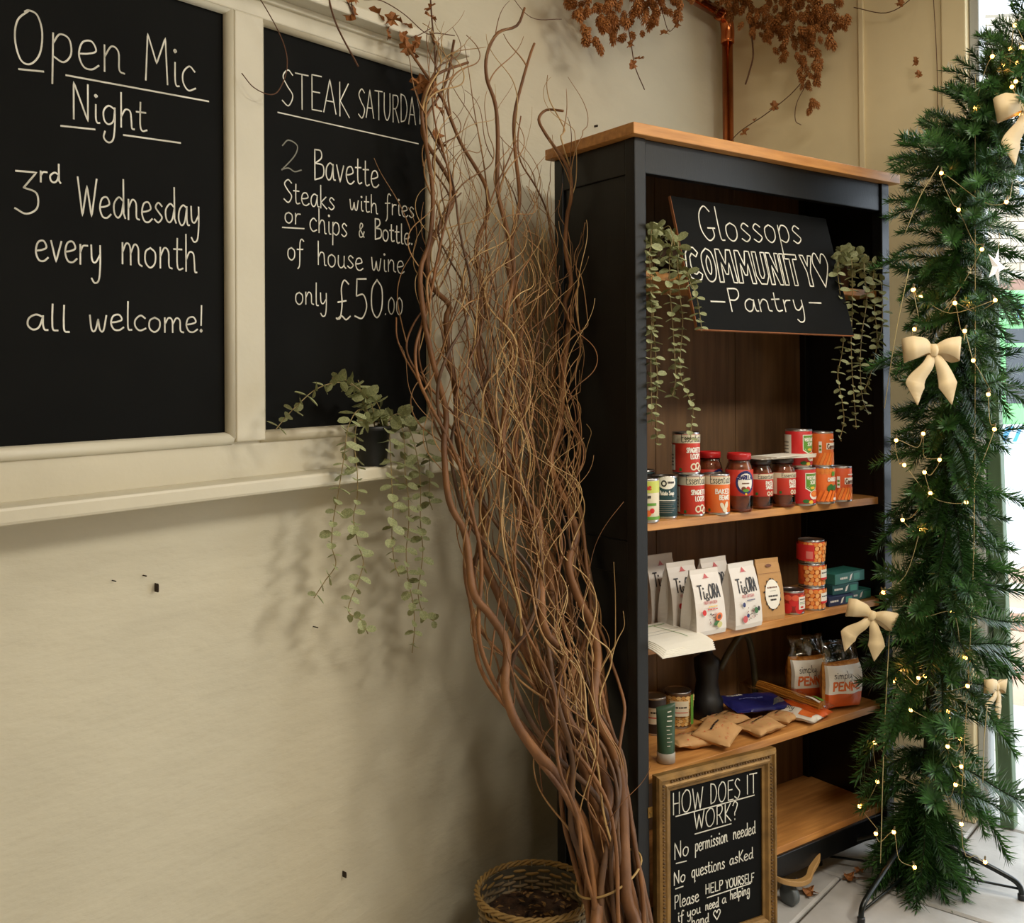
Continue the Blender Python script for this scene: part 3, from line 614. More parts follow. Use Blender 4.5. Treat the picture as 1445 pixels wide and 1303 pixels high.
bp('plinth_rail', PW, BW - PW, .012, .032, .078, .138)
tp = bp('top_board', -.022, BW + .022, -.022, BD + .01, 1.945, 1.972, m=PINE, bev=.002)
# back: planks of brown board
bx = [.02, .34, .66, BW - .02]
for a, b in zip(bx, bx[1:]): bp('back_board', a + .001, b - .001, BD - .012, BD - .004, .07, 1.945, m=BACKP, bev=.001)
SH = [1.617, 1.021, .729, .427, .136]
for z in SH: bp('shelf', .022, BW - .022, .02, BD - .014, z, z + .02, m=PINE, bev=.0015)
hg = MB().box(.030, .045, -.002, .001, .36, .385).build('brass_catch', mat('brass', (150, 116, 60), .4, .8), bk, bevel=.0008)
MB().lathe([(.003, 0), (.003, .002), (0, .003)], 10).build('screw', mat('brass', (150, 116, 60), .4, .8), hg, M=T(.0375, -.002, .372) @ RX(math.pi / 2))
def place(u, v, z, rot=0): return MBK @ T(u, v, z) @ RZ(rot)
S1, S2, S3, S4 = SH[1] + .0203, SH[2] + .0203, SH[3] + .0203, SH[4] + .0203

# ------------------------------------------------------------------ pantry sign, leaning against the upper shelf edge
lean = math.atan2(.09, .333)
sg = empty('pantry_sign', MBK @ T(.168, -.036, 1.50) @ RX(-lean), 'black board lettered community pantry, tilted in the top of the bookcase', 'sign')
SGW, SGH = .602, .345
MB().box(0, SGW, 0, .009, 0, SGH).build('board', CHALKB, sg, bevel=.001)
e_ = MB().box(-.0015, 0, .0005, .0085, 0, SGH); e_.box(0, SGW, .0005, .0085, -.0015, 0)
e_.build('raw_edge', mat('raw_board_edge', (150, 92, 52), .8), sg)
tsg = [(t, (max(a[0] + .012, .004), a[1]), (b[0] + .012, b[1]), h) for t, a, b, h in TEXT_SIGN]
lettering(tsg, sg, lambda s, t, off: (s, -off, t), .0036, jit=.0)

# ------------------------------------------------------------------ gilt framed sign on the floor
FW, FH, FM = .373, .452, .043
fs_ = empty('framed_sign', MBK @ T(.047, -.0135, .004) @ RZ(-.104), 'gilt framed chalkboard asking how does it work, leaning on the bookcase', 'sign')
def moulding(a, b, inward):
    """mitred picture frame length from outer corner a to outer corner b"""
    prof = [(0, .018), (0, .002), (.004, -.004), (.011, -.006), (.014, -.001), (.022, -.001), (.026, -.004), (.031, -.003), (.036, .004), (.043, .006), (.043, .018)]
    a = Vector(a); b = Vector(b); d = (b - a).normalized(); n = Vector(inward); vs = []
    for p, s in ((a, 1), (b, -1)):
        for w, y in prof:
            q = p + n * w + d * w * s; vs.append((q.x, y, q.y))
    k = len(prof)
    mb = MB(); mb.add(vs, [(i, i + 1, k + i + 1, k + i) for i in range(k - 1)] + [tuple(range(k)), tuple(range(2 * k - 1, k - 1, -1))]); return mb, d, n, a, b
for a, b, n in (((0, 0), (FW, 0), (0, 1)), ((FW, 0), (FW, FH), (-1, 0)), ((FW, FH), (0, FH), (0, -1)), ((0, FH), (0, 0), (1, 0))):
    mb, d, nn, A, B_ = moulding(a, b, n); side = mb.build('frame_moulding', GILT, fs_)
    pz = MB(); L_ = (B_ - A).length; k = int((L_ - .05) / .0085)
    for i in range(k):      # worked leaf beads in the hollow of the moulding
        q = A + d * (.025 + i * .0085) + nn * .018
        r = .0036 if i % 3 else .0046
        pz.lathe([(0, -r * .6), (r * .8, -r * .3), (r, 0), (r * .7, r * .5), (0, r * .7)], 6, None, (q.x, -.0015, q.y))
    pz.build('carved_beading', GILTD, side, smooth=True)
MB().box(FM - .004, FW - FM + .004, .010, .016, FM - .004, FH - FM + .004).build('chalk_panel', CHALKB, fs_)
lettering(TEXT_HOW, fs_, lambda s, t, off: (s, .010 - off, t), .0027, jit=.02)

# ------------------------------------------------------------------ tins, jars, bags
def can(label, u, v, z, r, h, rot, base, els, name='food_can', group=None, cat='can'):
    t = empty(name, place(u, v, z, rot), label, cat, group)
    MB().lathe([(r * .93, .0015), (r * .97, 0), (r, .001), (r, .003), (r * .985, .005), (r * .985, h - .005), (r, h - .003), (r, h - .001), (r * .96, h),
                (r * .94, h - .003), (r * .9, h - .0035), (r * .7, h - .003), (0, h - .003)], 32).build('tin', STEEL, t, smooth=True)
    MB().lathe([(r * .986, .0055), (r * .994, .006), (r * .994, h - .006), (r * .986, h - .0055)], 32).build('paper_label', base, t, smooth=True)
    sf_ = lambda s, q, off: ((r * .994 + off) * math.sin(s / r), -(r * .994 + off) * math.cos(s / r), q)
    mb = MB(); draw(mb, sf_, els)
    if mb.v: mb.build('label_print', None, t)
    return t
def essentials(h, bodyc, l1, l2, motif):
    e = [('rect', -.09, h * .74, .09, h - .0062, I_CREAM), ('text', 'Essentials', -.035, h * .77, .06, h * .2, .0016, I_BLK),
         ('text', l1, -.022, h * .52, .042, h * .11, .0023, I_WHT)]
    if l2: e.append(('text', l2, -.012, h * .37, .030, h * .11, .0023, I_WHT))
    if motif == 'loops':
        e += [('ring', -.004, h * .18, .0085, .009, I_CREAM, .6), ('ring', .008, h * .2, .008, .009, I_CREAM, .6), ('ring', .016, h * .14, .008, .009, I_CREAM, .6)]
    elif motif == 'beans':
        e += [('ell', -.004, h * .22, .005, .009, I_CREAM, .5), ('ell', .008, h * .24, .005, .009, I_CREAM, -.2), ('ell', .003, h * .12, .006, .008, I_CREAM, .9)]
    elif motif == 'tomato':
        e += [('ring', .002, h * .3, .006, .0065, I_CREAM, .55), ('ring', .013, h * .3, .006, .0065, I_CREAM, .55)]
    e += [('rect', -.040, h * .08, -.034, h * .15, I_DGRN), ('rect', -.09, .01, -.052, h * .7, I_WHT)]
    e += [('rect', -.088, h * (.2 + .08 * i), -.058, h * (.23 + .08 * i), I_GREY) for i in range(4)]
    return e
H1 = .104
can('yellow and green soup can half hidden by the left bookcase post', .071, .042, S1, .030, H1, -.9, I_CREAM,
    [('rect', -.09, .07, .09, .098, ink('lime', (200, 206, 96))), ('text', 'mone', -.018, .078, .034, .014, .003, I_LRED), ('scrib', -.02, .055, .036, .012, I_BLK),
     ('rect', -.03, .040, .03, .046, I_GRN), ('ell', -.012, .026, .012, .010, I_YEL), ('ell', .006, .022, .010, .008, I_ORG), ('ell', .018, .028, .006, .006, I_LRED), ('rect', -.09, .007, .09, .014, I_GRN)])
can('dark can standing behind the teal potato soup can', .155, .150, S1, .033, .112, 0, I_TEAL, [('rect', -.1, .09, .1, .104, I_BLK)])
can('dark teal potato soup can beside the yellow soup can', .153, .066, S1, .031, H1, -.55, I_TEAL,
    [('ell', 0, .088, .024, .016, I_WHT), ('rect', -.022, .088, .022, .0975, I_WHT), ('ring', -.008, .086, .007, .008, I_BLK, .55), ('scrib', .001, .084, .018, .009, I_BLK),
     ('text', 'Potato Soup', -.018, .058, .036, .010, .0016, I_WHT), ('rect', -.024, .044, .024, .0455, I_WHT)] +
    [('rect', -.022, .040 - i * .005, .022 - (i % 3) * .005, .0415 - i * .005, I_GREY) for i in range(6)])
can('red spaghetti loops can on the shelf under its twin', .236, .058, S1, .0335, H1, -.12, I_RED, essentials(H1, I_RED, 'SPAGHETTI', 'LOOPS', 'loops'), group='spaghetti loops cans')
can('red spaghetti loops can stacked on top of another', .224, .062, S1 + H1 + .0004, .0345, H1, -.12, I_RED, essentials(H1, I_RED, 'SPAGHETTI', 'LOOPS', 'loops'), group='spaghetti loops cans')
can('orange baked beans can beside the spaghetti loops', .312, .044, S1, .0335, H1 - .002, -.25, I_ORG, essentials(H1 - .002, I_ORG, 'BAKED', 'BEANS', 'beans'))

GLASS = mat('jar_glass', (235, 240, 235), .03, trans=1.0, spec=.5)
SAUCE = mat('tomato_sauce', (158, 62, 28), .5, col2=(192, 92, 44), var=.2, scale=60)
LIDR = mat('red_lid', (184, 34, 34), .3); LIDD = mat('dark_lid', (70, 66, 62), .3, .6)
def jar(label, u, v, z, r, h, rot, lidm, base, lz, els, group=None):
    t = empty('sauce_jar', place(u, v, z, rot), label, 'jar', group)
    MB().lathe([(0, .003), (r * .86, .003), (r * .955, .01), (r * .955, h * .70), (r * .85, h * .78), (r * .74, h * .83), (0, h * .835)], 32).build('sauce', SAUCE, t, smooth=True)
    MB().lathe([(0, 0), (r * .9, 0), (r, .008), (r, h * .70), (r * .9, h * .79), (r * .8, h * .84), (r * .8, h * .90), (r * .77, h * .90), (r * .77, h * .84), (r * .87, h * .785), (r * .965, h * .70), (r * .965, .009), (0, .002)], 32).build('glass', GLASS, t, smooth=True)
    MB().lathe([(r * .84, h * .89), (r * .88, h * .895), (r * .88, h * .97), (r * .85, h), (r * .7, h), (r * .66, h - .002), (0, h - .002)], 32).build('lid', lidm, t, smooth=True)
    lb = MB().lathe([(r + .0002, lz[0]), (r + .0006, lz[0] + .0004), (r + .0006, lz[1] - .0004), (r + .0002, lz[1])], 32).build('paper_label', base, t, smooth=True)
    sf_ = lambda s, q, off: ((r + .0006 + off) * math.sin(s / r), -(r + .0006 + off) * math.cos(s / r), q)
    mb = MB(); draw(mb, sf_, els)
    if mb.v: mb.build('label_print', None, t)
    return t
BL = [('ell', 0, .076, .026, .030, I_WHT), ('ring', 0, .076, .026, .030, I_BLUE, .78), ('text', 'BARILLA', -.018, .084, .036, .010, .0026, I_BLUE), ('scrib', -.010, .071, .02, .006, I_BROWN),
      ('ell', -.006, .060, .006, .006, I_BROWN), ('ell', .006, .060, .006, .006, I_RED), ('ell', 0, .056, .008, .004, I_GRN), ('ell', 0, .047, .003, .003, I_YEL)]
jar('red lidded sauce jar behind the baked beans can', .372, .125, S1, .034, .150, 0, LIDR, I_RED, (.042, .105), BL)
jar('sauce jar with red lid and round blue emblem at front', .394, .042, S1, .035, .150, -.35, LIDR, I_RED, (.042, .108), BL)
PSL = lambda: [('rect', -.1, .078, .1, .092, I_CREAM), ('text', 'Essentials', -.03, .080, .048, .011, .0013, I_BLK), ('text', 'PASTA', -.010, .064, .026, .009, .0022, I_WHT),
       ('text', 'SAUCE', -.010, .053, .026, .009, .0022, I_WHT), ('ring', -.002, .041, .005, .006, I_CREAM, .5), ('ring', .009, .041, .005, .006, I_CREAM, .5), ('rect', -.036, .037, -.030, .044, I_DGRN), ('rect', -.1, .036, -.042, .078, I_CREAM)]
jar('pasta sauce jar next to the emblem jar, under leaflets', .484, .052, S1, .034, .131, -.1, LIDD, I_RED, (.033, .093), PSL(), 'pasta sauce jars under leaflets')
jar('pasta sauce jar beside the vegetable soup, under leaflets', .562, .042, S1, .0345, .131, -.05, LIDD, I_RED, (.033, .093), PSL(), 'pasta sauce jars under leaflets')
def sheet(label, M, w, d, curl=0.0, group=None, mat_=None, els=None, name='leaflet', th=.0016):
    t = MB(); n = 10; vs = []
    for zo in (0, th):
        for j in range(n + 1):
            for i in range(2):
                y = -d / 2 + d * j / n; c = max(0, -y - d * .15)
                vs.append((-w / 2 + w * i, y, zo - curl * c * c * 12))
    k = 2 * (n + 1)
    fs = [(2 * j, 2 * j + 2, 2 * j + 3, 2 * j + 1) for j in range(n)] + [(k + 2 * j, k + 2 * j + 1, k + 2 * j + 3, k + 2 * j + 2) for j in range(n)]
    fs += [(2 * j, k + 2 * j, k + 2 * j + 2, 2 * j + 2) for j in range(n)] + [(2 * j + 1, 2 * j + 3, k + 2 * j + 3, k + 2 * j + 1) for j in range(n)] + [(0, 1, k + 1, k), (2 * n, k + 2 * n, k + 2 * n + 1, 2 * n + 1)]
    t.add(vs, fs); o = t.build(name, mat_ or WHITE, M=M); tag(o, label, 'leaflet', group)
    if els:
        pm = MB(); draw(pm, lambda s, q, off: (s, q, th + off - curl * max(0, -q - d * .15) ** 2 * 12), els, .0003); pm.build('print', None, o)
    return o
zt = S1 + .1315
for k in range(4):
    sheet(['lowest', 'second lowest', 'second highest', 'topmost'][k] + ' white leaflet lying across the pasta sauce jars', MBK @ T(.535 + k * .004, .030 - k * .003, zt + k * .0021) @ RZ(.08 * (k - 1.5)), .19, .075, 0, 'leaflets on the jars')

def veg(h):
    return [('poly', [(-.012, h * .86), (.030, h * .86), (.030, h * .5), (.010, h * .32), (-.012, h * .45)], I_WHT), ('poly', [(-.010, h * .84), (.0285, h * .84), (.0285, h * .51), (.010, h * .35), (-.010, h * .47)], I_GRN),
            ('text', 'VEGETABLE', -.007, h * .69, .034, h * .085, .0018, I_WHT), ('text', 'SOUP', .002, h * .57, .02, h * .085, .0018, I_WHT), ('ell', .010, h * .47, .008, h * .035, I_YEL),
            ('ell', .018, h * .28, .018, h * .13, I_WHT), ('ell', .018, h * .31, .015, h * .09, I_ORG), ('ell', .016, h * .32, .009, h * .05, I_BEAN),
            ('ell', -.010, h * .12, .009, h * .05, I_DGRN), ('ell', .004, h * .1, .007, h * .045, I_YEL), ('ell', .016, h * .12, .007, h * .05, I_LRED), ('rect', -.1, h * .12, -.042, h * .86, I_WHT)] + \
           [('rect', -.095, h * (.2 + .09 * i), -.05, h * (.225 + .09 * i), I_GREY) for i in range(6)]
can('red vegetable soup can standing on the shelf under its twin', .636, .034, S1, .0345, .102, -.35, I_LRED, veg(.102), group='vegetable soup cans')
can('red vegetable soup can on top of another vegetable soup can', .628, .040, S1 + .1024, .0355, .102, -.25, I_LRED, veg(.102), group='vegetable soup cans')
def carrots(h, word, style):
    e = [('line', [(-.03 + i * .009, h * .08), (-.018 + i * .009, h * .38)], .0065, I_BEAN if i % 2 else ink('carrot', (238, 120, 40))) for i in range(8)]
    if style == 'leaf':
        e = [('ell', -.03 + .012 * (i % 6), h * (.86 + .05 * (i // 6)), .006, .006, I_BEAN) for i in range(12)] + [('text', 'CARROTS', -.004, h * .62, .034, h * .09, .0024, I_WHT), ('rect', .008, h * .76, .020, h * .88, I_GRN)] + \
            [('ell', .000 + .007 * i, h * (.42 + .04 * (i % 2)), .006, h * .09, I_DGRN, .5 * i) for i in range(4)] + [('line', [(-.03 + i * .012, h * .1), (-.02 + i * .012, h * .34)], .008, ink('carrot', (238, 120, 40))) for i in range(5)] + [('rect', .012, h * .1, .024, h * .17, I_WHT)]
    else:
        e += [('rect', -.006, h * .5, .04, h * .68, I_WHT), ('text', word, -.003, h * .52, .036, h * .13, .0030, I_BROWN), ('rect', -.026, h * .4, -.018, h * .72, I_WHT), ('rect', -.025, h * .46, -.019, h * .52, I_GRN), ('rect', -.025, h * .56, -.019, h * .62, I_GRN), ('scrib', .004, h * .74, .022, h * .06, I_WHT)]
    return e
can('orange carrots can with green leaf, beside the vegetable soup', .711, .028, S1, .0335, .100, -.35, I_ORG, carrots(.1, 'CARROTS', 'leaf'))
can('orange sliced carrots can topmost beside the upper soup can', .709, .030, S1 + .1004, .0335, .096, -.3, I_ORG, carrots(.096, 'Carrots', 'label'))
can('orange carrots can at the right end of the can row', .788, .028, S1, .0325, .098, -.35, ink('deep_orange', (206, 84, 38)), carrots(.098, 'Carrots', 'label'))

# second row of food: pouches
def pouch(label, M, w, d, h, body, els, group=None, name='food_pouch', flare=.0):
    t = empty(name, M, label, 'pouch', group)
    rows = [(0, 1.0, .90), (.03, 1.02, 1.0), (.25, 1.0, .96), (.5, .985, .8), (.72, .97, .52), (.88, .965, .22), (.93, .965, .1), (1.0, .965, .07)]
    def half(zf):
        for a, b in zip(rows, rows[1:]):
            if zf <= b[0]:
                k = (zf - a[0]) / (b[0] - a[0]); return (w / 2 * (a[1] + (b[1] - a[1]) * k), d / 2 * (a[2] + (b[2] - a[2]) * k))
        return (w / 2 * rows[-1][1], d / 2 * rows[-1][2])
    vs = []; fs = []; NZ = 14; ringn = 12
    for j in range(NZ + 1):
        zf = j / NZ; a, b = half(zf); fold = .18 * math.sin(math.pi * min(1, zf * 1.1))
        for (x, y) in [(-1, -1), (-.5, -1.06), (0, -1.08), (.5, -1.06), (1, -1), (1 - fold, -.3), (1 - fold * 1.2, 0), (1 - fold, .5), (1, 1), (0, 1.08), (-1, 1), (-1 + fold * 1.2, 0)]:
            vs.append((x * a, y * b + .0, zf * h))
    for j in range(NZ):
        for i in range(ringn): fs.append((j * ringn + i, j * ringn + (i + 1) % ringn, (j + 1) * ringn + (i + 1) % ringn, (j + 1) * ringn + i))
    fs.append(tuple(range(ringn - 1, -1, -1))); fs.append(tuple(NZ * ringn + i for i in range(ringn)))
    mb = MB(); mb.add(vs, fs); mb.build('bag', body, t)
    sf_ = lambda s, q, off: (s, -half(max(0, min(1, q / h)))[1] * (1.0 + .08 * (1 - min(1, abs(s) / (w / 2)) ** 1.5)) - off - .0006, q)
    pm = MB(); draw(pm, sf_, els, .0005)
    if pm.v: pm.build('bag_print', None, t)
    return t
POUCHW = mat('white_pouch', (222, 214, 204), .45)
def tea(h, fruit):
    e = [('poly', [(-.008, h * .865), (.008, h * .865), (0, h * .93)], I_PINK), ('line', [(-.0105, h * .86), (.0105, h * .86)], .001, I_PINK),
         ('text', 'Ti', -.034, h * .56, .020, h * .20, .0034, I_BLK), ('text', '&', -.014, h * .53, .014, h * .11, .0022, I_BLK), ('text', 'ORA', .000, h * .56, .036, h * .20, .0034, I_BLK),
         ('text', 'FRUIT INFUSION', -.022, h * .475, .044, h * .045, .0008, I_PINK)]
    e += [('ell', R2.uniform(-.012, .022), h * R2.uniform(.14, .34), .0014, .0012, R2.choice([I_BROWN, I_BLK, I_PINK])) for _ in range(34)]
    if fruit == 'papaya':
        e += [('scrib', -.012, h * .425, .03, h * .03, I_YEL), ('scrib', -.016, h * .385, .034, h * .03, I_LRED), ('ell', -.027, h * .36, .006, .007, I_LRED), ('ell', .020, h * .27, .012, .009, I_ORG, .5), ('ell', .020, h * .27, .007, .005, I_BROWN, .5),
              ('ell', .010, h * .18, .010, .005, I_DGRN, .3), ('ell', .020, h * .15, .009, .007, ink('kiwi', (196, 190, 120)), .3)]
    else:
        e += [('scrib', -.01, h * .425, .03, h * .03, I_BLUE), ('ell', -.022, h * .38, .005, .006, I_BLUE), ('ell', .020, h * .27, .007, .008, I_DGRN, .6), ('ell', .030, h * .29, .005, .006, I_BLK), ('ell', -.022, h * .16, .008, .009, I_PINK), ('ell', -.012, h * .21, .005, .005, I_BLUE)]
    return e
PH = .158
pouch('white fruit tea pouch with papaya picture, front left of the pair', place(.262, .044, S2, -.05), .098, .06, PH, POUCHW, tea(PH, 'papaya'), 'fruit tea pouches')
pouch('white fruit tea pouch with berries picture, beside the kraft pouch', place(.386, .034, S2, .0), .098, .06, PH + .004, POUCHW, tea(PH + .004, 'berry'), 'fruit tea pouches')
pouch('white fruit tea pouch standing behind the papaya pouch', place(.262, .125, S2, -.05), .098, .06, PH + .006, POUCHW, tea(PH + .006, 'papaya'), 'fruit tea pouches')
pouch('white fruit tea pouch standing behind the berries pouch', place(.376, .120, S2, .0), .098, .06, PH + .006, POUCHW, tea(PH + .006, 'berry'), 'fruit tea pouches')
pouch('white fruit tea pouch deep at the back behind two others', place(.262, .205, S2, -.02), .098, .06, PH + .014, POUCHW, tea(PH + .01, 'berry'), 'fruit tea pouches')
KH = .158
ring = [('ell', .026 * math.cos(a) + R2.uniform(-.001, .001), KH * .43 + .038 * math.sin(a), R2.uniform(.002, .0045), R2.uniform(.002, .0045), I_BLK) for a in [i * .42 for i in range(15)]]
pouch('brown kraft pouch with an oval white label beside the tea', place(.502, .048, S2, -.12), .082, .05, KH, I_KRAFT,
      ring + [('ell', 0, KH * .43, .0255, .038, I_WHT), ('scrib', -.017, KH * .52, .034, .007, I_BROWN), ('rect', -.010, KH * .485, .010, KH * .49, I_GREY), ('scrib', -.016, KH * .38, .032, .008, I_BLK), ('scrib', -.010, KH * .32, .02, .008, I_BLK),
              ('ell', .0, KH * .89, .010, .004, I_BROWN), ('rect', -.039, KH * .77, .039, KH * .775, I_BROWN)])
tomc = [('ell', -.03 + .017 * i, .016 + .02 * (i % 2), .013, .014, I_LRED) for i in range(5)] + [('ell', -.028 + .02 * i, .045, .010, .008, ink('tomato_light', (222, 92, 60))) for i in range(4)] + \
       [('rect', .001, .014, .030, .047, I_WHT), ('scrib', .004, .038, .022, .005, I_BLK), ('rect', .004, .032, .026, .0332, I_GREY), ('rect', .004, .028, .026, .0295, I_GRN), ('rect', .006, .018, .016, .022, I_LRED)]
can('short tomato can beside the stack of bean cans', .613, .055, S2, .0335, .063, -.35, mat('ink_tomato_red', (150, 34, 20), .4), tomc)
for k, nm in enumerate(['bottom', 'middle', 'top']):
    e = [('ell', -.036 + .0125 * (i % 7) + .004 * ((i // 7) % 2), .010 + .0105 * (i // 7), .0064, .0054, [I_BEAN, ink('bean_light', (244, 178, 108))][i % 2], .4 * (i % 5)) for i in range(35)]
    if k == 2: e += [('rect', -.1, .008, -.014, .052, I_LRED), ('rect', -.034, .014, -.018, .034, ink('pink_panel', (220, 120, 110)))]
    else: e += [('rect', .002, .024, .034, .048, I_WHT), ('scrib', .005, .036, .026, .006, I_BLK), ('rect', .002, .020, .034, .026, I_LRED)]
    can(nm + ' baked beans can of the stack of three', .697, .055, S2 + k * .0638, .0355, .0632, -.3, mat('ink_bean_sauce', (206, 76, 30), .4), e, group='stacked bean cans')
def box_item(label, M, w, d, h, m, els, group):
    o = MB().box(-w / 2, w / 2, -d / 2, d / 2, 0, h).build('fish_carton', m, M=M, bevel=.0012); tag(o, label, 'carton', group)
    pm = MB(); draw(pm, lambda s, q, off: (s, -d / 2 - off, q), els); pm.build('print', None, o); return o
CT = ink('sea_green', (46, 110, 98)); CN = ink('navy', (36, 44, 78))
def fishp(h): return [('poly', [(-.004, h * .2), (.004, h * .25), (.012, h * .85), (.002, h * .7)], I_WHT), ('rect', .018, h * .2, .046, h * .8, ink('mint', (70, 150, 130))), ('scrib', -.046, h * .35, .034, h * .35, I_WHT)]
box_item('navy fish carton lowest beside the bean cans', place(.795, .062, S2, -.05), .104, .065, .027, CN, fishp(.027), 'fish cartons')
box_item('green fish carton lowest at the far right end', place(.898, .075, S2, -.02), .098, .065, .027, CT, fishp(.027), 'fish cartons')
box_item('green and navy fish carton in the middle of the pile', place(.826, .070, S2 + .0275, -.08), .106, .066, .028, ink('sea_dark', (36, 84, 84)), fishp(.028), 'fish cartons')
box_item('long green fish carton on top of the pile', place(.842, .072, S2 + .056, .03), .14, .07, .030, CT, fishp(.030), 'fish cartons')
for k in range(5):
    sheet(['lowest', 'second', 'third', 'fourth', 'top'][k] + ' white form in the paper pile overhanging the second shelf', MBK @ T(.124 + .004 * k, .034 + .006 * k, S2 + .0004 + k * .0023) @ RZ(-.10 + .03 * k), .158, .175, .25, 'paper forms',
          els=[('rect', -.07, .066, .07, .070, I_GRN), ('line', [(-.07, .02), (.07, .02)], .0015, I_GREY), ('line', [(-.07, 0), (.05, 0)], .0015, I_GREY), ('line', [(.03, -.05), (.03, .07)], .002, I_GRN)] if k == 4 else None, name='paper_form', th=.0021)

# third row
t = empty('cosmetic_tube', place(.147, .060, S3, -.6), 'dark green tube standing on its pale cap at left', 'tube')
MB().lathe([(.019, 0), (.0225, .001), (.0225, .024), (.021, .026), (.019, .026)], 28).build('cap', mat('frosted_cap', (176, 168, 156), .35), t, smooth=True)
mb = MB(); vs = []; fs = []; n = 20
for j in range(11):
    f = j / 10; z = .026 + f * .112; rx = .0215 + .002 * f; ry = .0215 * (1 - f) ** .75 + .0008
    for i in range(n): a = 2 * math.pi * i / n; vs.append((rx * math.cos(a), ry * math.sin(a), z + (0.006 * math.cos(a) * f)))
for j in range(10):
    for i in range(n): fs.append((j * n + i, j * n + (i + 1) % n, (j + 1) * n + (i + 1) % n, (j + 1) * n + i))
fs.append(tuple(10 * n + i for i in range(n))); mb.add(vs, fs); mb.build('tube_body', mat('dark_green_plastic', (52, 80, 58), .4), t, smooth=True)
pm = MB(); tsf = lambda s, q, off: (s, -math.sqrt(max(0, 1 - (s / .0225) ** 2)) * .0215 * (1 - (q - .026) / .112) ** .75 - .0012 - off, q)
draw(pm, tsf, [('line', [(.004, .122), (.012, .124)], .0022, WHITE), ('line', [(.003, .112), (.013, .113)], .0022, WHITE), ('line', [(.002, .102), (.013, .102)], .0022, WHITE)] + [('line', [(0, .09 - i * .009), (.012 - (i % 2) * .005, .09 - i * .009)], .0013, WHITE) for i in range(6)])
pm.build('tube_print', None, t)
ch = [('ell', -.036 + .0105 * (i % 8) + .005 * ((i // 8) % 2), .012 + .009 * (i // 8), .0056, .0048, [ink('chickpea', (206, 150, 78)), ink('chickpea_light', (228, 186, 120))][(i * 3) % 2]) for i in range(72)]
can('chickpea can with cream label at the back of the third shelf', .358, .232, S3, .0355, .096, -.6, mat('ink_chickpea_ground', (96, 60, 28), .5), ch + [('rect', -.024, .036, .018, .076, I_CREAM), ('scrib', -.020, .056, .034, .007, I_BLK), ('rect', -.022, .045, .016, .047, I_RED), ('rect', .024, .012, .034, .09, I_GRN)])
can('dark labelled can deep left behind the green tube', .268, .228, S3, .031, .098, -.6, mat('ink_dark_brown', (42, 30, 26), .5), [('rect', -.03, .03, .03, .072, I_CREAM), ('rect', -.03, .045, .03, .048, I_RED), ('scrib', -.015, .056, .03, .008, I_BLK)])

def pillow(w, d, th, seed, nx=28, ny=20, crimp=.12, crump=.004):
    """soft filled bag lying in xy with flat sealed ends"""
    def top(x, y, sgn):
        fx = max(0, 1 - abs(2 * x / w) ** 3); ex = min(1, (1 - abs(2 * x / w)) / crimp); ey = max(0, 1 - abs(2 * y / d) ** 2.4)
        z = th / 2 * (max(0, min(1, ex)) ** .6) * (ey ** .5) * (.6 + .4 * fx)
        z *= 1 + .35 * noise.noise((x * 22 + seed, y * 22, seed * 1.7))
        return sgn * z + crump * noise.noise((x * 30, y * 26, seed + .5 * sgn)) + .25 * crump * noise.noise((x * 80, y * 70, seed))
    vs = []; fs = []
    for sgn in (1, -1):
        for j in range(ny + 1):
            for i in range(nx + 1):
                x = -w / 2 + w * i / nx; y = -d / 2 + d * j / ny
                pin = 1 - .05 * (1 - abs(2 * i / nx - 1)) ** 1
                vs.append((x, y * (1 - .06 * math.sin(math.pi * i / nx)), top(x, y, sgn)))
    k = (nx + 1) * (ny + 1)
    for j in range(ny):
        for i in range(nx):
            a = j * (nx + 1) + i; fs.append((a, a + 1, a + nx + 2, a + nx + 1)); fs.append((k + a, k + a + nx + 1, k + a + nx + 2, k + a + 1))
    rim = [i for i in range(nx + 1)] + [j * (nx + 1) + nx for j in range(1, ny + 1)] + [ny * (nx + 1) + i for i in range(nx - 1, -1, -1)] + [j * (nx + 1) for j in range(ny - 1, 0, -1)]
    for a, b in zip(rim, rim[1:] + rim[:1]): fs.append((a, k + a, k + b, b))
    mb = MB(); mb.add(vs, fs)
    return mb, lambda s, q, off: (s, q * (1 - .06 * math.sin(math.pi * (s + w / 2) / w)), top(s, q, 1) + off)
def packet(label, M, w, d, th, seed, body, els, name='snack_packet', group=None, cat='packet', crimp=.12, crump=.004):
    t = empty(name, M, label, cat, group)
    mb, sf_ = pillow(w, d, th, seed, crimp=crimp, crump=crump); mb.build('bag', body, t, smooth=True)
    pm = MB(); draw(pm, sf_, els, .0010)
    if pm.v: pm.build('bag_print', None, t)
    return t
def specks(w, d, n, m): return [('ell', R2.uniform(-.4, .4) * w, R2.uniform(-.38, .38) * d, .0022, .0009, m, R2.uniform(0, 3)) for _ in range(n)]
KP = [('small kraft snack packet at the left, tucked under the big one', .262, .100, .012, -.2, .10, .075), ('large kraft snack packet at the front with red flecks', .345, .075, .026, .45, .125, .10),
      ('kraft snack packet at the back under the blue pouch', .452, .150, .014, .1, .12, .08), ('kraft snack packet in front of the blue pouch', .492, .062, .013, .12, .12, .08), ('small kraft snack packet at the right beside the white bag', .597, .082, .011, .3, .07, .075)]
for k, (lb, u, v, dz, a, w, d) in enumerate(KP):
    packet(lb, MBK @ T(u, v, S3 + dz + .004) @ RZ(a) @ RX([0, .16, .02, .04, 0][k]) @ RY([.06, -.10, 0, .03, 0][k]), w, d, .026, 3.1 * k + 1, I_KRAFT,
           specks(w, d, 26, I_RED if k != 3 else I_PINK) + [('scrib', -w * .25, d * .06, w * .5, d * .10, I_BLK)], group='kraft snack packets')
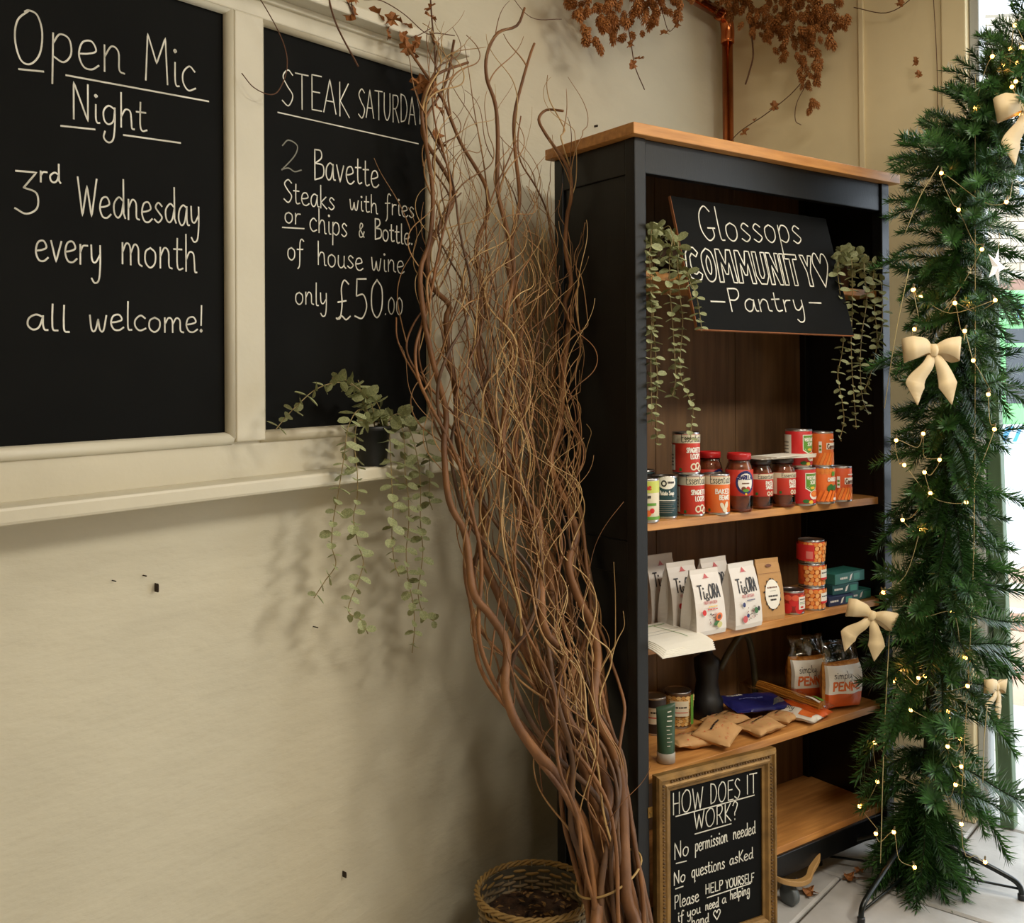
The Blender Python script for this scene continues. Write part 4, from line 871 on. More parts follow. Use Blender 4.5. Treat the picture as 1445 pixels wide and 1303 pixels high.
packet('shiny dark blue pouch lying over the kraft packets', MBK @ T(.588, .165, S3 + .034) @ RZ(-.25) @ RX(.10) @ RY(.06), .19, .115, .022, 21.0, mat('blue_foil', (34, 36, 98), .28),
       [('scrib', -.07, .028, .05, .016, WHITE), ('poly', [(.030, -.045), (.085, -.02), (.088, .012), (.055, -.01)], mat('silver_foil', (190, 200, 205), .2, .8)), ('scrib', -.05, .0, .08, .010, ink('pale_blue', (120, 128, 190)))], name='food_pouch', cat='pouch')
FILM = film_mat('clear_film', (250, 244, 232), .16)
PASTA = mat('yellow_pasta', (206, 132, 44), .55, col2=(230, 166, 74), var=.2, scale=25, stretch=(1, 8, 8))
sp = empty('spaghetti_bag', MBK @ T(.700, .150, S3 + .043) @ RZ(math.pi / 2 + .1) @ RY(-.06), 'clear bag of spaghetti lying lengthwise over the orange packet', 'pasta bag')
mb = MB()
for k in range(40):
    a = k * 2.4; r = .017 * math.sqrt(k / 40); mb.tube([(-.115, r * math.cos(a), r * .7 * math.sin(a)), (.09, r * math.cos(a + .1), r * .7 * math.sin(a + .1))], .0016, 5)
mb.build('spaghetti', PASTA, sp); mb, sfp = pillow(.27, .062, .034, 5.5, nx=20, crump=.003); mb.build('film', FILM, sp, smooth=True)
pm = MB(); draw(pm, lambda s, q, off: sfp(s, q, off + .0015), [('rect', -.115, .004, -.07, .014, WHITE), ('rect', -.115, -.012, -.08, -.002, I_GRN)]); pm.build('film_print', None, sp)
packet('orange and white macaroni bag under the spaghetti', MBK @ T(.700, .115, S3 + .017) @ RZ(-math.pi / 2 + .12), .20, .058, .030, 8.4, mat('orange_bag', (214, 96, 34), .4), [('text', 'OMAR', -.01, -.008, .08, .020, .0032, I_CREAM)], name='pasta_bag', cat='pasta bag')
packet('white pasta bag with script lettering below the orange bag', MBK @ T(.645, .085, S3 + .016) @ RZ(-math.pi / 2 + .18), .165, .052, .028, 12.4, mat('white_bag', (222, 214, 198), .45), [('rect', .03, -.02, .07, .02, I_ORG), ('text', 'simply', -.05, -.006, .06, .018, .0018, I_BLK)], name='pasta_bag', cat='pasta bag')
PEN = mat('penne_fill', (176, 106, 36), .6, col2=(214, 148, 62), var=.3, scale=70)
for k, (lb, u, v, a, w) in enumerate([('penne bag standing in front, half behind the fir branches', .826, .060, -.25, .125), ('penne bag standing behind to the left of the other', .792, .150, -.35, .12)]):
    t = empty('penne_bag', MBK @ T(u, v, S3 + .0) @ RZ(a), lb, 'pasta bag', 'penne bags')
    Mx = T(0, 0, .070) @ RX(math.pi / 2) @ RZ(0)
    mb, sfp = pillow(w, .135, .062, 30 + k, crimp=.1); mb.build('bag', PEN, t, M=Mx, smooth=True)
    pm = MB(); draw(pm, sfp, [('rect', -w * .48, -.022, w * .48, .060, I_WHT), ('rect', -w * .48, -.063, w * .48, -.020, mat('orange_bag', (214, 96, 34), .4)), ('text', 'PENNE', -w * .36, -.010, w * .72, .024, .0056, I_ORG), ('text', 'simply.', -w * .34, .026, w * .5, .020, .0018, I_BLK)], .0014)
    pm.build('bag_print', None, t, M=Mx)
    mb, sfp = pillow(w * .95, .075, .03, 44 + k, crump=.010, nx=16, ny=10); mb.build('clear_neck', FILM, t, M=T(0, .004, .158) @ RX(math.pi / 2 - .2), smooth=True)
t = empty('black_appliance', place(.470, .232, S3), 'black appliance with a rubber hose in the dark back of the third shelf', 'appliance')
MB().lathe([(.042, 0), (.044, .004), (.044, .05), (.036, .06), (.030, .10), (.036, .14), (.036, .16), (.02, .17), (.012, .19), (.012, .215), (0, .217)], 24).build('body', BLKPL, t, smooth=True)
MB().tube(spline([(.03, -.02, .13), (.06, -.03, .18), (.12, -.02, .215), (.17, 0, .19), (.20, .01, .12), (.212, .015, .06), (.214, .015, .004)], 6), .0095, 10).build('hose', mat('olive_rubber', (58, 54, 34), .5), t, smooth=True)
# bottom shelf: small picture at the back
t = empty('dark_picture', MBK @ T(.60, .262, S4) @ RX(-.06), 'dark framed picture leaning at the back of the bottom shelf', 'picture')
MB().box(-.11, .11, 0, .010, 0, .20).build('panel', mat('dark_picture_paint', (44, 36, 30), .5), t)
fr_ = MB()
for b in ((-.12, .12, -.006, .012, 0, .012), (-.12, .12, -.006, .012, .19, .202), (-.12, -.108, -.006, .012, .012, .19), (.108, .12, -.006, .012, .012, .19)): fr_.box(*b)
fr_.build('frame', BLKPL, t); pm = MB(); draw(pm, flat_surf(0), [('ell', .045, .14, .03, .02, I_BROWN)]); pm.build('painted_shape', None, t)
# wheeled dolly under the bookcase
t = empty('wheeled_dolly', MBK @ T(.545, 0, 0), 'bent wooden dolly on a grey castor under the bookcase', 'dolly')
mb = MB(); P_ = spline([(-.075, .045, .10), (-.05, .0, .082), (.0, -.014, .066), (.045, -.012, .062), (.075, 0, .072), (.115, .01, .092), (.155, .05, .096)], 6)
vs = []; fs = []
for p in P_: vs += [(p.x, p.y - .006, p.z - .007), (p.x, p.y + .012, p.z - .007), (p.x, p.y + .012, p.z + .007), (p.x, p.y - .006, p.z + .007)]
for i in range(len(P_) - 1):
    for j in range(4): fs.append((4 * i + j, 4 * i + (j + 1) % 4, 4 * i + 4 + (j + 1) % 4, 4 * i + 4 + j))
fs += [(3, 2, 1, 0), tuple(4 * (len(P_) - 1) + j for j in range(4))]; mb.add(vs, fs)
mb.build('bent_runner', mat('bent_ash', (168, 130, 78), .45), t, bevel=.002)
MB().lathe([(0, -.011), (.022, -.011), (.027, -.008), (.027, .008), (.022, .011), (0, .011)], 24).build('castor_wheel', mat('grey_rubber', (92, 98, 100), .4), t, M=T(-.002, .012, .0272) @ RY(math.pi / 2), smooth=True)
MB().tube([(-.002, .012, .0272), (.02, .012, .05), (.02, .006, .064)], .005, 8).build('castor_fork', STEEL, t, smooth=True)

# ------------------------------------------------------------------ trailing eucalyptus
lm = MB(); n = 8; vs = [(0, 0, 0)]
for i in range(n + 1):
    th_ = math.pi * (.04 + 1.92 * i / n)
    vs.append((.52 - .5 * math.cos(th_), .42 * math.sin(th_), .10 * abs(math.sin(th_))))
lm.add(vs + [(.52, 0, -.02)], [(n + 2, 1 + i, 2 + i) for i in range(n)] + [(n + 2, n + 1, 0), (n + 2, 0, 1)])
LEAF = lm.data('eucalyptus_leaf', EUC)
def eucalyptus(label, M, pot, strands, frame_off, size, gap, cap=300, name='trailing_eucalyptus'):
    t = empty(name, M, label, 'plant'); off = Vector(frame_off); rr = random.Random(len(label)); left = cap
    r, h, pm_ = pot
    MB().lathe([(r * .72, 0), (r * .74, .001), (r * .95, h * .9), (r, h * .9), (r, h), (r * .93, h), (r * .9, h * .86), (0, h * .86)], 24).build('pot', pm_, t, smooth=True)
    total = sum((Vector(b_) - Vector(a_)).length for S in strands for a_, b_ in zip(S, S[1:])); gap = max(gap, total * 2 / cap)
    for S in strands:
        P = spline([Vector(p) - off for p in S], 9)
        mb = MB().tube(P, .0011, 5); so = mb.build('strand', EUCS, t)
        acc = gap * rr.random(); node = 0; budget = max(8, int(cap * sum((y_ - x_).length for x_, y_ in zip(P, P[1:])) / total))
        for a, b in zip(P, P[1:]):
            d = (b - a); acc += d.length
            if acc > gap and left > 0:
                acc -= gap; node += 1; dn = d.normalized()
                q = dn.orthogonal().normalized(); q = Matrix.Rotation(node * 1.57 + rr.uniform(-.4, .4), 3, dn) @ q
                for sg_ in (1, -1):
                    if left <= 0: break
                    x = (q * sg_ + dn * rr.uniform(-.1, .5) + Vector((0, 0, -.1))).normalized(); z_ = -dn + Vector((rr.uniform(-.7, .7), rr.uniform(-1.3, -.2), rr.uniform(-.2, .5)))
                    z_ = (z_ - x * z_.dot(x)).normalized(); y = z_.cross(x)
                    s = size * rr.uniform(.7, 1.2) * (1 - .35 * node * gap / .6)
                    m4 = Matrix(((x.x, y.x, z_.x, b.x), (x.y, y.y, z_.y, b.y), (x.z, y.z, z_.z, b.z), (0, 0, 0, 1))) @ Matrix.Diagonal((s, s, s, 1))
                    inst('leaf', LEAF, so, m4); left -= 1
    return t
# three plants
SHELF_STRANDS_A[4] = SHELF_STRANDS_A[4][:2] + [[p[0] - .047, p[1] - .050, p[2] - .012] for p in SHELF_STRANDS_A[4][2:]]
PB = Vector((-.527, -.058, 1.1915 - .003))
sil = [[(p[0], -p[1], p[2]) for p in S] for S in SILL_STRANDS]
eucalyptus('trailing eucalyptus in a black pot on the window sill', MW @ Matrix.Translation(PB), (.040, .092, BLKPL), sil, PB, .031, .0165)
POTB = mat('brown_pot', (84, 58, 38), .6)
pa = Vector((.115, .105, SH[0] + .0203)); eucalyptus('trailing eucalyptus at the left end of the pantry sign', MBK @ Matrix.Translation(pa), (.042, .07, POTB), [[pa + Vector((0, 0, .06))] + [Vector(p) for p in S[1:]] for S in SHELF_STRANDS_A], pa, .028, .0125)
pb = Vector((.885, .105, SH[0] + .0203)); eucalyptus('trailing eucalyptus at the right end of the pantry sign', MBK @ Matrix.Translation(pb), (.042, .07, POTB), [[pb + Vector((0, 0, .06))] + [Vector(p) for p in S[1:]] for S in SHELF_STRANDS_B], pb, .028, .0125)

# ------------------------------------------------------------------ curly willow bundle
wr_ = random.Random(11)
W2B = MBK.inverted() @ MW
WB0 = Vector((-.25, -.56, 0))
wt = empty('willow_bundle', MW @ Matrix.Translation(WB0), 'tall tied bundle of curly brown willow branches leaning against the wall', 'branches')
B2W = W2B.inverted()
def clear_case(p):
    """keep a twig point (room frame) out of the bookcase and off the wall"""
    p = Vector(p); q = W2B @ p
    if q.x > -.024 and q.y > -.03 and q.z < 2.0:
        if q.y + .03 < (q.x + .024) * .6: q.y = -.03 - .01 * noise.noise((q.z * 9, 0, 0))
        else: q.x = -.024 - .006 * noise.noise((q.z * 9, 3, 0))
        p = B2W @ q
    if p.z < 2.2 and p.z > 1.13 and p.x < -.09: p.y = min(p.y, -.098)
    p.y = min(p.y, -.018); return p
def blocked(p):
    q = W2B @ Vector(p); return q.x > .03 and q.y > -.02 and q.z < 2.0
ENV = [(0, -.25, .56, .06), (.213, -.233, .5, .07), (.323, -.213, .46, .085), (.485, -.203, .407, .14), (.636, -.213, .36, .21), (.783, -.184, .313, .25), (.943, -.197, .267, .25), (1.107, -.214, .22, .236),
       (1.274, -.225, .197, .262), (1.442, -.232, .173, .262), (1.614, -.208, .15, .25), (1.787, -.205, .14, .23), (1.961, -.205, .13, .19), (2.2, -.215, .12, .15)]
def env(z):
    for a, b in zip(ENV, ENV[1:]):
        if z <= b[0]:
            k = (z - a[0]) / (b[0] - a[0]); return tuple(a[i] + (b[i] - a[i]) * k for i in (1, 2, 3))
    return ENV[-1][1:]
def twig_path(p, dirx, diry, length, amp, seed, step=.017):
    """corkscrew twig: its heading swings from side to side as it grows"""
    pts = [Vector(p)]; n = max(7, int(length / step)); ph = wr_.uniform(0, 6.28); f = wr_.uniform(13, 30); A = .35 + amp * 17; ph2 = wr_.uniform(0, 6.28)
    q = Vector(p)
    for i in range(1, n):
        s = i * step; k = min(1, .35 + i / n)
        th = dirx * 1.5 + A * k * math.sin(f * s + ph) + .5 * noise.noise((s * 5, seed, 0)); fi = diry + A * .55 * k * math.cos(f * .8 * s + ph2)
        q = q + Vector((math.sin(th) * step, math.sin(fi) * step, math.cos(th) * math.cos(fi * .6) * step))
        if blocked(q) and i > 6: break
        pts.append(clear_case(q))
    return pts
def loc(P): return [Vector(p) - WB0 for p in P]
paths = []
for S in STEMS:
    paths.append(([clear_case((p[0], -p[1], p[2])) for p in S], .0145, .0032))
NRS = 22
for k in range(NRS):
    a0 = -1 + 2 * (k + .5) / NRS; a1 = max(-1, min(1, a0 + wr_.uniform(-.8, .8))); b = wr_.uniform(-1, 1); zt_ = wr_.uniform(1.5, 2.2); P = []
    ph, f1, f2, am = wr_.uniform(0, 6), wr_.uniform(7, 13), wr_.uniform(16, 26), wr_.uniform(.016, .042)
    n = 34
    for i in range(n + 1):
        z = zt_ * i / n; uc, oc, hw = env(z)
        g = min(1, z / .5); a = a0 + (a1 - a0) * z / zt_
        P.append(clear_case((uc + a * hw * .92 + g * (am * math.sin(f1 * z + ph) + (.45 * am) * math.sin(f2 * z + ph * 2)), -(oc + b * (.035 + .02 * g) + g * am * math.cos(f1 * z * .9 + ph)), z)))
    paths.append((P, wr_.uniform(.005, .0105), .0018))
for kk, (P, r0, r1) in enumerate(paths):
    Q = spline(P, 4); n = len(Q)
    # keep the wall and cupboard clear after smoothing
    rad = [r0 + (r1 - r0) * (i / (n - 1)) ** .8 for i in range(n)]
    for i in range(n): rad[i] *= 1 + .12 * noise.noise((i * .6, r0 * 900, 0))
    so = MB().tube(loc(Q), rad, 7).build('willow_stem', WILLOW if kk < 6 else wr_.choice([WILLOW, WILLOW, WILLOWD]), wt, smooth=True)
    for j in range(wr_.randint(7, 11)):
        i0 = int(n * (wr_.uniform(.15, .93) if j % 2 else wr_.uniform(.5, .95))); p = Q[i0]
        L_ = wr_.uniform(.25, .75) if p.z < 1.4 else wr_.uniform(.16, .45)
        L_ = min(L_, max(.12, 2.28 - p.z))
        uc, oc, hw = env(min(2.2, p.z + L_ * .6)); side = (p.x - uc) / max(hw, .05)
        dx = wr_.uniform(-.20, .20) - .20 * side * (1 if abs(side) > .7 else .2)
        if p.z < .8: dx -= .12
        tp_ = twig_path(p, dx, wr_.uniform(-.10, .06) + (.16 if p.z < 1.0 else 0), L_, wr_.uniform(.012, .042), j + i0)
        tq = spline(tp_, 2); m_ = len(tq); rr0 = min(rad[i0] * .6, wr_.uniform(.0016, .0034))
        MB().tube(loc(tq), [rr0 * (1 - .65 * q / m_) for q in range(m_)], 5).build('twig', wr_.choice([WILLOWT, WILLOWT, WILLOWG, WILLOW]), so, smooth=True)
        if wr_.random() < .55:
            p2 = tq[int(m_ * wr_.uniform(.2, .6))]
            t2 = spline(twig_path(p2, wr_.uniform(-.35, .35), wr_.uniform(-.2, .1), L_ * .5, wr_.uniform(.008, .022), j * 3.3), 2)
            MB().tube(loc(t2), [rr0 * .6 * (1 - .6 * q / len(t2)) for q in range(len(t2))], 4).build('twig', wr_.choice([WILLOWT, WILLOWT, WILLOWG, WILLOW]), so, smooth=True)
for zc_, hw_, m_, rr_ in ((.30, .088, WICKR, .0026),):
    uc, oc, _h = env(zc_); P = []
    for i in range(36):
        a = 2 * math.pi * i / 36
        q = Vector((uc + hw_ * math.cos(a), -oc + .062 * math.sin(a), zc_ + .022 * math.cos(a + .5)))
        P.append(clear_case(q) - WB0)
    MB().tube(P, rr_, 6, closed=True).build('tie', m_, wt, smooth=True)

# ------------------------------------------------------------------ wicker basket with soil
BC = Vector((-.215, -.258, 0)); BR, BHT = .130, .195
bs = empty('wicker_basket', MW @ Matrix.Translation(BC), 'round grey wicker planter of dry soil on the floor behind the willow', 'basket')
rad_at = lambda z: BR * (.80 + .20 * z / BHT)
NS = 26
for k in range(NS):
    a = 2 * math.pi * k / NS
    MB().tube([(rad_at(z) * math.cos(a), rad_at(z) * math.sin(a), z) for z in (0.001, .06, .12, BHT + .004)] , .0028, 6).build('stake', WICK, bs, smooth=True)
for j in range(22):
    z = .006 + j * .0083; P = []
    for i in range(NS * 3):
        a = 2 * math.pi * i / (NS * 3); w = .0046 * math.cos(a * NS / 2 + math.pi * (j % 2))
        P.append(((rad_at(z) + w) * math.cos(a), (rad_at(z) + w) * math.sin(a), z + .0012 * math.sin(7 * a + j * 2.1)))
    MB().tube(P, .0037, 6, closed=True).build('weaver', WICK if j < 20 else WICKR, bs, smooth=True)
for ph in (0, 2.1, 4.2):
    P = []
    for i in range(96):
        a = 2 * math.pi * i / 96; b = a * 14 + ph
        P.append(((BR + .004 + .0045 * math.cos(b)) * math.cos(a), (BR + .004 + .0045 * math.cos(b)) * math.sin(a), BHT + .0045 * math.sin(b)))
    MB().tube(P, .0034, 6, closed=True).build('rim_strand', WICKR, bs, smooth=True)
mb = MB(); vs = []; fs = []
for j, (rf, z) in enumerate([(.965, .19), (.945, .15), (.93, .13)]):
    for i in range(40): a = 2 * math.pi * i / 40; vs.append((BR * rf * math.cos(a), BR * rf * math.sin(a), z + .004 * noise.noise((math.cos(a) * 3, math.sin(a) * 3, j))))
for j in range(2):
    for i in range(40): fs.append((j * 40 + i, j * 40 + (i + 1) % 40, (j + 1) * 40 + (i + 1) % 40, (j + 1) * 40 + i))
mb.add(vs, fs); mb.build('plastic_liner', mat('grey_liner', (88, 84, 74), .35), bs, smooth=True)
mb = MB(); vs = [(0, 0, .135)]; fs = []
for j in range(1, 9):
    for i in range(32): a = 2 * math.pi * i / 32; r = BR * .94 * j / 8; vs.append((r * math.cos(a), r * math.sin(a), .135 + .012 * noise.noise((r * 40 * math.cos(a), r * 40 * math.sin(a), 3)) - .02 * (j / 8) ** 3 * 0))
for i in range(32): fs.append((0, 1 + i, 1 + (i + 1) % 32))
for j in range(7):
    for i in range(32): fs.append((1 + j * 32 + i, 1 + j * 32 + (i + 1) % 32, 1 + (j + 1) * 32 + (i + 1) % 32, 1 + (j + 1) * 32 + i))
mb.add(vs, fs); mb.build('soil', SOIL, bs, smooth=True)
mb = MB(); lr = random.Random(5)
for k in range(60):
    a, r = lr.uniform(0, 6.28), BR * .85 * math.sqrt(lr.random()); x, y, z = r * math.cos(a), r * math.sin(a), .142 + lr.uniform(0, .006); s = lr.uniform(.004, .011); b = lr.uniform(0, 6.28)
    mb.add([(x + s * math.cos(b), y + s * math.sin(b), z + lr.uniform(-.003, .004)), (x + s * .5 * math.cos(b + 1.6), y + s * .5 * math.sin(b + 1.6), z + .002), (x - s * math.cos(b), y - s * math.sin(b), z), (x + s * .5 * math.cos(b - 1.6), y + s * .5 * math.sin(b - 1.6), z + lr.uniform(-.002, .003))], [(0, 1, 2), (0, 2, 3)])
o = mb.build('leaf_litter', mat('litter', (120, 86, 44), .9, col2=(150, 112, 60), var=.4, scale=60), bs); o['kind'] = 'stuff'

# ------------------------------------------------------------------ artificial fir column on its metal stand
fr2 = random.Random(21)
FP = [(.777, .799, .03), (.784, .828, .282), (.79, .855, .671), (.797, .889, 1.058), (.802, .909, 1.346), (.805, .921, 1.633), (.807, .932, 1.863), (.812, .967, 2.031), (.825, 1.06, 2.151), (.84, 1.17, 2.25), (.86, 1.32, 2.31), (.88, 1.5, 2.32)]
FB = Vector((.777, -.799, 0))
ft = empty('fir_column', MW @ Matrix.Translation(FB), 'slim artificial fir arch on a black metal stand in front of the doorway', 'christmas tree')
FPATH = spline([Vector((a, -b, c)) - FB for a, b, c in FP], 8)
MB().tube([p for p in FPATH], .011, 8).build('pole', FIRST, ft, smooth=True)
def fir_branch(L, seed, dense):
    r = random.Random(seed); mb = MB()
    sag = lambda t: Vector((t * L, .03 * L * math.sin(3 * t + seed), -.16 * L * t * t + .05 * L * math.sin(5 * t + seed)))
    mb.tube([sag(i / 6) for i in range(7)], [.0022 * (1 - .6 * i / 6) for i in range(7)], 5, FIRST)
    n = int(dense * L)
    for k in range(n):
        t = .06 + .94 * (k + r.random()) / n; p = sag(t); a = k * 2.399 + r.uniform(-.3, .3)
        ln = r.uniform(.028, .046) * (1.0 if t < .85 else .8)
        rad = Vector((0, math.cos(a), math.sin(a))); d = (rad * r.uniform(.75, 1) + Vector((r.uniform(.45, .9), 0, 0))).normalized()
        s = d.cross(Vector((1, 0, 0))); s = s.normalized() * .0019
        q = p + d * ln * .55
        mb.add([p + s * .6, q + s, p + d * ln, q - s, p - s * .6], [(0, 1, 3, 4), (1, 2, 3)], FIR)
    for k in range(10):
        a = k * 2.4; p = sag(1); d = (Vector((1.3, .7 * math.cos(a), .7 * math.sin(a)))).normalized(); s = d.orthogonal().normalized() * .001
        mb.add([p + s, p + d * .022, p - s], [(0, 1, 2)], FIR)
    return mb.data('fir_branch', None)
BRM = [fir_branch(L, k, 950) for k, L in enumerate([.14, .17, .19, .21, .23, .25, .18, .22])]
NP = len(FPATH)
nb = 620
for k in range(nb):
    f = (k + fr2.random() * .8) / nb; idx = min(NP - 2, int((.02 + .98 * f) * (NP - 1))); p = FPATH[idx]; tg = (FPATH[idx + 1] - FPATH[max(idx - 1, 0)]).normalized()
    a = k * 2.399 + fr2.uniform(-.4, .4); n1 = tg.orthogonal().normalized(); d = Matrix.Rotation(a, 3, tg) @ n1
    z = p.z
    droop = -.9 if z < .25 else fr2.uniform(-1.0, .5)
    if z > 1.75: droop = fr2.uniform(-.2, .6)
    x = (d + tg * droop).normalized(); y = tg.cross(x).normalized(); z_ = x.cross(y)
    me = BRM[fr2.randrange(len(BRM))]; s = fr2.uniform(.85, 1.15) * (1.08 if z < 1.0 else .88 if z < 1.5 else .80 if z < 2.0 else .72)
    if fr2.random() < .12: s *= 1.2
    # shorten branches that would reach into the bookcase or the street wall
    Lm = .2 * s
    for _ in range(8):
        tip = p + FB + x * Lm * (s / s); q = W2B @ tip
        if (q.x < 1.0 and q.y > -.02) or tip.x > CORNER + .25: s *= .85; Lm = .2 * s
        else: break
    inst('fir_branch', me, ft, Matrix(((x.x * s, y.x * s, z_.x * s, p.x), (x.y * s, y.y * s, z_.y * s, p.y), (x.z * s, y.z * s, z_.z * s, p.z), (0, 0, 0, 1))))
# stand
for (fx, fy) in ((.474, -.764), (.85, -1.05), (1.07, -.84), (.70, -.56)):
    dx, dy = fx - FB.x, fy - FB.y
    leg = MB().tube(spline([(dx * .03, dy * .03, .135), (dx * .25, dy * .25, .12), (dx * .6, dy * .6, .085), (dx * .88, dy * .88, .055), (dx * .97, dy * .97, .04), (dx, dy, .022), (dx, dy, 0.0015)], 5), .0072, 10).build('stand_leg', BLKMET, ft, smooth=True)
    MB().tube([(dx * .03, dy * .03, .035), (dx * .97, dy * .97, .028)], .0034, 8).build('brace', BLKMET, leg, smooth=True)
    MB().lathe([(.0095, 0.0005), (.0098, .004), (.0098, .014), (.008, .016)], 12).build('rubber_foot', BLKPL, leg, M=T(dx, dy, 0))
MB().lathe([(.018, .02), (.02, .022), (.02, .15), (.014, .152)], 16).build('stand_socket', BLKMET, ft, smooth=True)

# fairy lights: one string, its wire and every bulb
LB = Vector((.70, -.95, 0))
ls = empty('fairy_lights', MW @ Matrix.Translation(LB), 'string of warm white fairy lights wound around the fir', 'string lights')
bm_ = MB().lathe([(0, -.0052), (.0038, -.0036), (.0052, 0), (.0038, .0036), (0, .0052)], 8).data('bulb', BULB, True)
sm_ = MB().lathe([(.002, 0), (.0023, .001), (.0023, .011), (.0012, .013)], 6).data('bulb_socket', mat('clear_socket', (120, 110, 80), .3))
pts = sorted(BULBS, key=lambda b: b[2])
BP = [Vector((b[0], -b[1], b[2])) - LB for b in pts]
for b in BP:
    o = inst('bulb', bm_, ls, Matrix.Translation(b)); inst('bulb_socket', sm_, o, T(0, 0, .003) @ RX(fr2.uniform(-.6, .6)))
chain = [BP[0]]; rest = BP[1:]
while rest:
    nx_ = min(rest[:6], key=lambda q: (q - chain[-1]).length); rest.remove(nx_); chain.append(nx_)
wp = []
for a, b in zip(chain, chain[1:]):
    wp.append(a); wp.append((a + b) / 2 + Vector((fr2.uniform(-.01, .03), fr2.uniform(-.02, .02), -.02 - .1 * (a - b).length)))
wp.append(chain[-1]); MB().tube(spline(wp, 5), .0009, 5).build('wire', WIRE, ls, smooth=True)
for x0, o0, z0, x1, o1, z1 in ((.60, .80, .72, .57, .78, .12), (.66, 1.02, .55, .65, 1.01, .36), (.60, .86, 1.66, .58, .80, 1.30), (.62, .93, 1.92, .60, .85, 1.75), (.74, 1.10, 1.02, .72, 1.11, .80)):
    MB().tube(spline([Vector((x0, -o0, z0)) - LB, Vector(((x0 + x1) / 2 - .008, -(o0 + o1) / 2, (z0 + z1) / 2 + .01)) - LB, Vector((x1, -o1, z1)) - LB], 6), .0011, 5).build('loose_wire', WIRE, ls, smooth=True)

def strip(mb, P, W, side, th=.0012):
    """ribbon of cloth through P, width W(t) along side vectors"""
    vs = []; n = len(P)
    for i, p in enumerate(P):
        s = side[i] if isinstance(side, list) else side
        t_ = (P[min(i + 1, n - 1)] - P[max(i - 1, 0)]).normalized(); nn = t_.cross(s).normalized() * th
        w = W(i / (n - 1)) / 2
        vs += [p + s * w + nn, p - s * w + nn, p - s * w - nn, p + s * w - nn]
    fs = []
    for i in range(n - 1):
        for j in range(4): fs.append((4 * i + j, 4 * i + (j + 1) % 4, 4 * i + 4 + (j + 1) % 4, 4 * i + 4 + j))
    fs += [(3, 2, 1, 0), tuple(4 * (n - 1) + j for j in range(4))]; mb.add(vs, fs)
def bow(label, M, s, tilt=0.0):
    t = empty('ribbon_bow', M @ RY(tilt), label, 'bow', 'ribbon bows on the fir')
    for sx in (-1, 1):
        P = spline([Vector((sx * x, y, z)) * s for x, y, z in [(0, -.05, 0), (.2, -.15, .07), (.44, -.16, .05), (.56, -.10, .02), (.58, -.02, .0), (.50, .06, -.02), (.25, .04, -.01), (0, .02, 0)]], 5)
        mb = MB(); strip(mb, P, lambda k: s * (.13 + .27 * min(1, 3.2 * k, 3.2 * (1 - k))), Vector((sx * .12, 0, 1)).normalized()); mb.build('loop', RIBBON, t, smooth=True)
        P = spline([Vector((sx * x, y, z)) * s for x, y, z in [(.02, -.06, -.03), (.14, -.10, -.25), (.34, -.02, -.55), (.40 if sx > 0 else .34, -.06, -.95)]], 6)
        mb = MB(); strip(mb, P, lambda k: s * (.10 + .30 * k / .72 if k < .72 else .40 * (1 - k) / .28 + .01), Vector((1, 0, .25 * sx)).normalized()); mb.build('tail', RIBBON, t, smooth=True)
    MB().lathe([(s * .06, -s * .11), (s * .09, -s * .06), (s * .10, 0), (s * .09, s * .06), (s * .06, s * .11)], 14).build('knot', RIBBON, t, M=T(0, -s * .06, 0), smooth=True)
    return t
FACE = -.55
bow('large cream ribbon bow halfway up the fir', MW @ T(.585, -.915, 1.448) @ RZ(FACE), .145)
bow('cream ribbon bow lower on the fir beside the penne bags', MW @ T(.55, -.768, .765) @ RZ(FACE - .2), .115, .35)
bow('cream ribbon bow near the top of the fir at the picture edge', MW @ T(.745, -1.10, 2.06) @ RZ(FACE), .15, -.1)
bow('small cream bow low on the street side of the fir', MW @ T(.745, -1.015, .58) @ RZ(FACE + .4), .09, .2)
# silver star ornament
t = empty('star_ornament', MW @ T(.655, -1.055, 1.655) @ RZ(-.2) @ RY(.3), 'small silver star hanging on the street side of the fir', 'ornament')
mb = MB(); vs = [(0, -.006, 0), (0, .006, 0)] + [((.05 if i % 2 == 0 else .020) * math.sin(math.pi * i / 5), 0, (.05 if i % 2 == 0 else .020) * math.cos(math.pi * i / 5)) for i in range(10)]
mb.add(vs, [(0, 2 + i, 2 + (i + 1) % 10) for i in range(10)] + [(1, 2 + (i + 1) % 10, 2 + i) for i in range(10)]); mb.build('star', mat('silver', (200, 190, 180), .25, .9), t)
MB().tube([(0, 0, .048), (.0, .003, .09)], .0007, 5).build('loop', WIRE, t)

# ------------------------------------------------------------------ dried hops
cm = MB()
for lay in range(5):
    zc = -.10 - .16 * lay; rr_ = [.20, .30, .30, .24, .13][lay]
    for k in range(5):
        a = 2 * math.pi * (k + .5 * (lay % 2)) / 5; ca, sa = math.cos(a), math.sin(a)
        q = lambda r, z, da: (r * math.cos(a + da), r * math.sin(a + da), z)
        cm.add([q(.05, zc + .12, 0), q(rr_ * .85, zc - .02, -.55), q(rr_ * 1.1, zc - .20, 0), q(rr_ * .85, zc - .02, .55), q(rr_ * 1.02, zc, 0)], [(0, 1, 4), (1, 2, 4), (2, 3, 4), (3, 0, 4)])
CONE = cm.data('hop_cone', HOP)
lf = MB(); P = []
for i in range(15):
    a = 2 * math.pi * i / 15; r = [.52, .38, .5, .36, .56][i % 5] if i else .15
    P.append((r * math.cos(a) + .3, r * math.sin(a), .12 * math.sin(3 * a) + .1 * (i % 2)))
lf.add([(.3, 0, 0)] + P, [(0, 1 + i, 1 + (i + 1) % 15) for i in range(15)]); DRY = lf.data('dried_leaf', DLEAF)
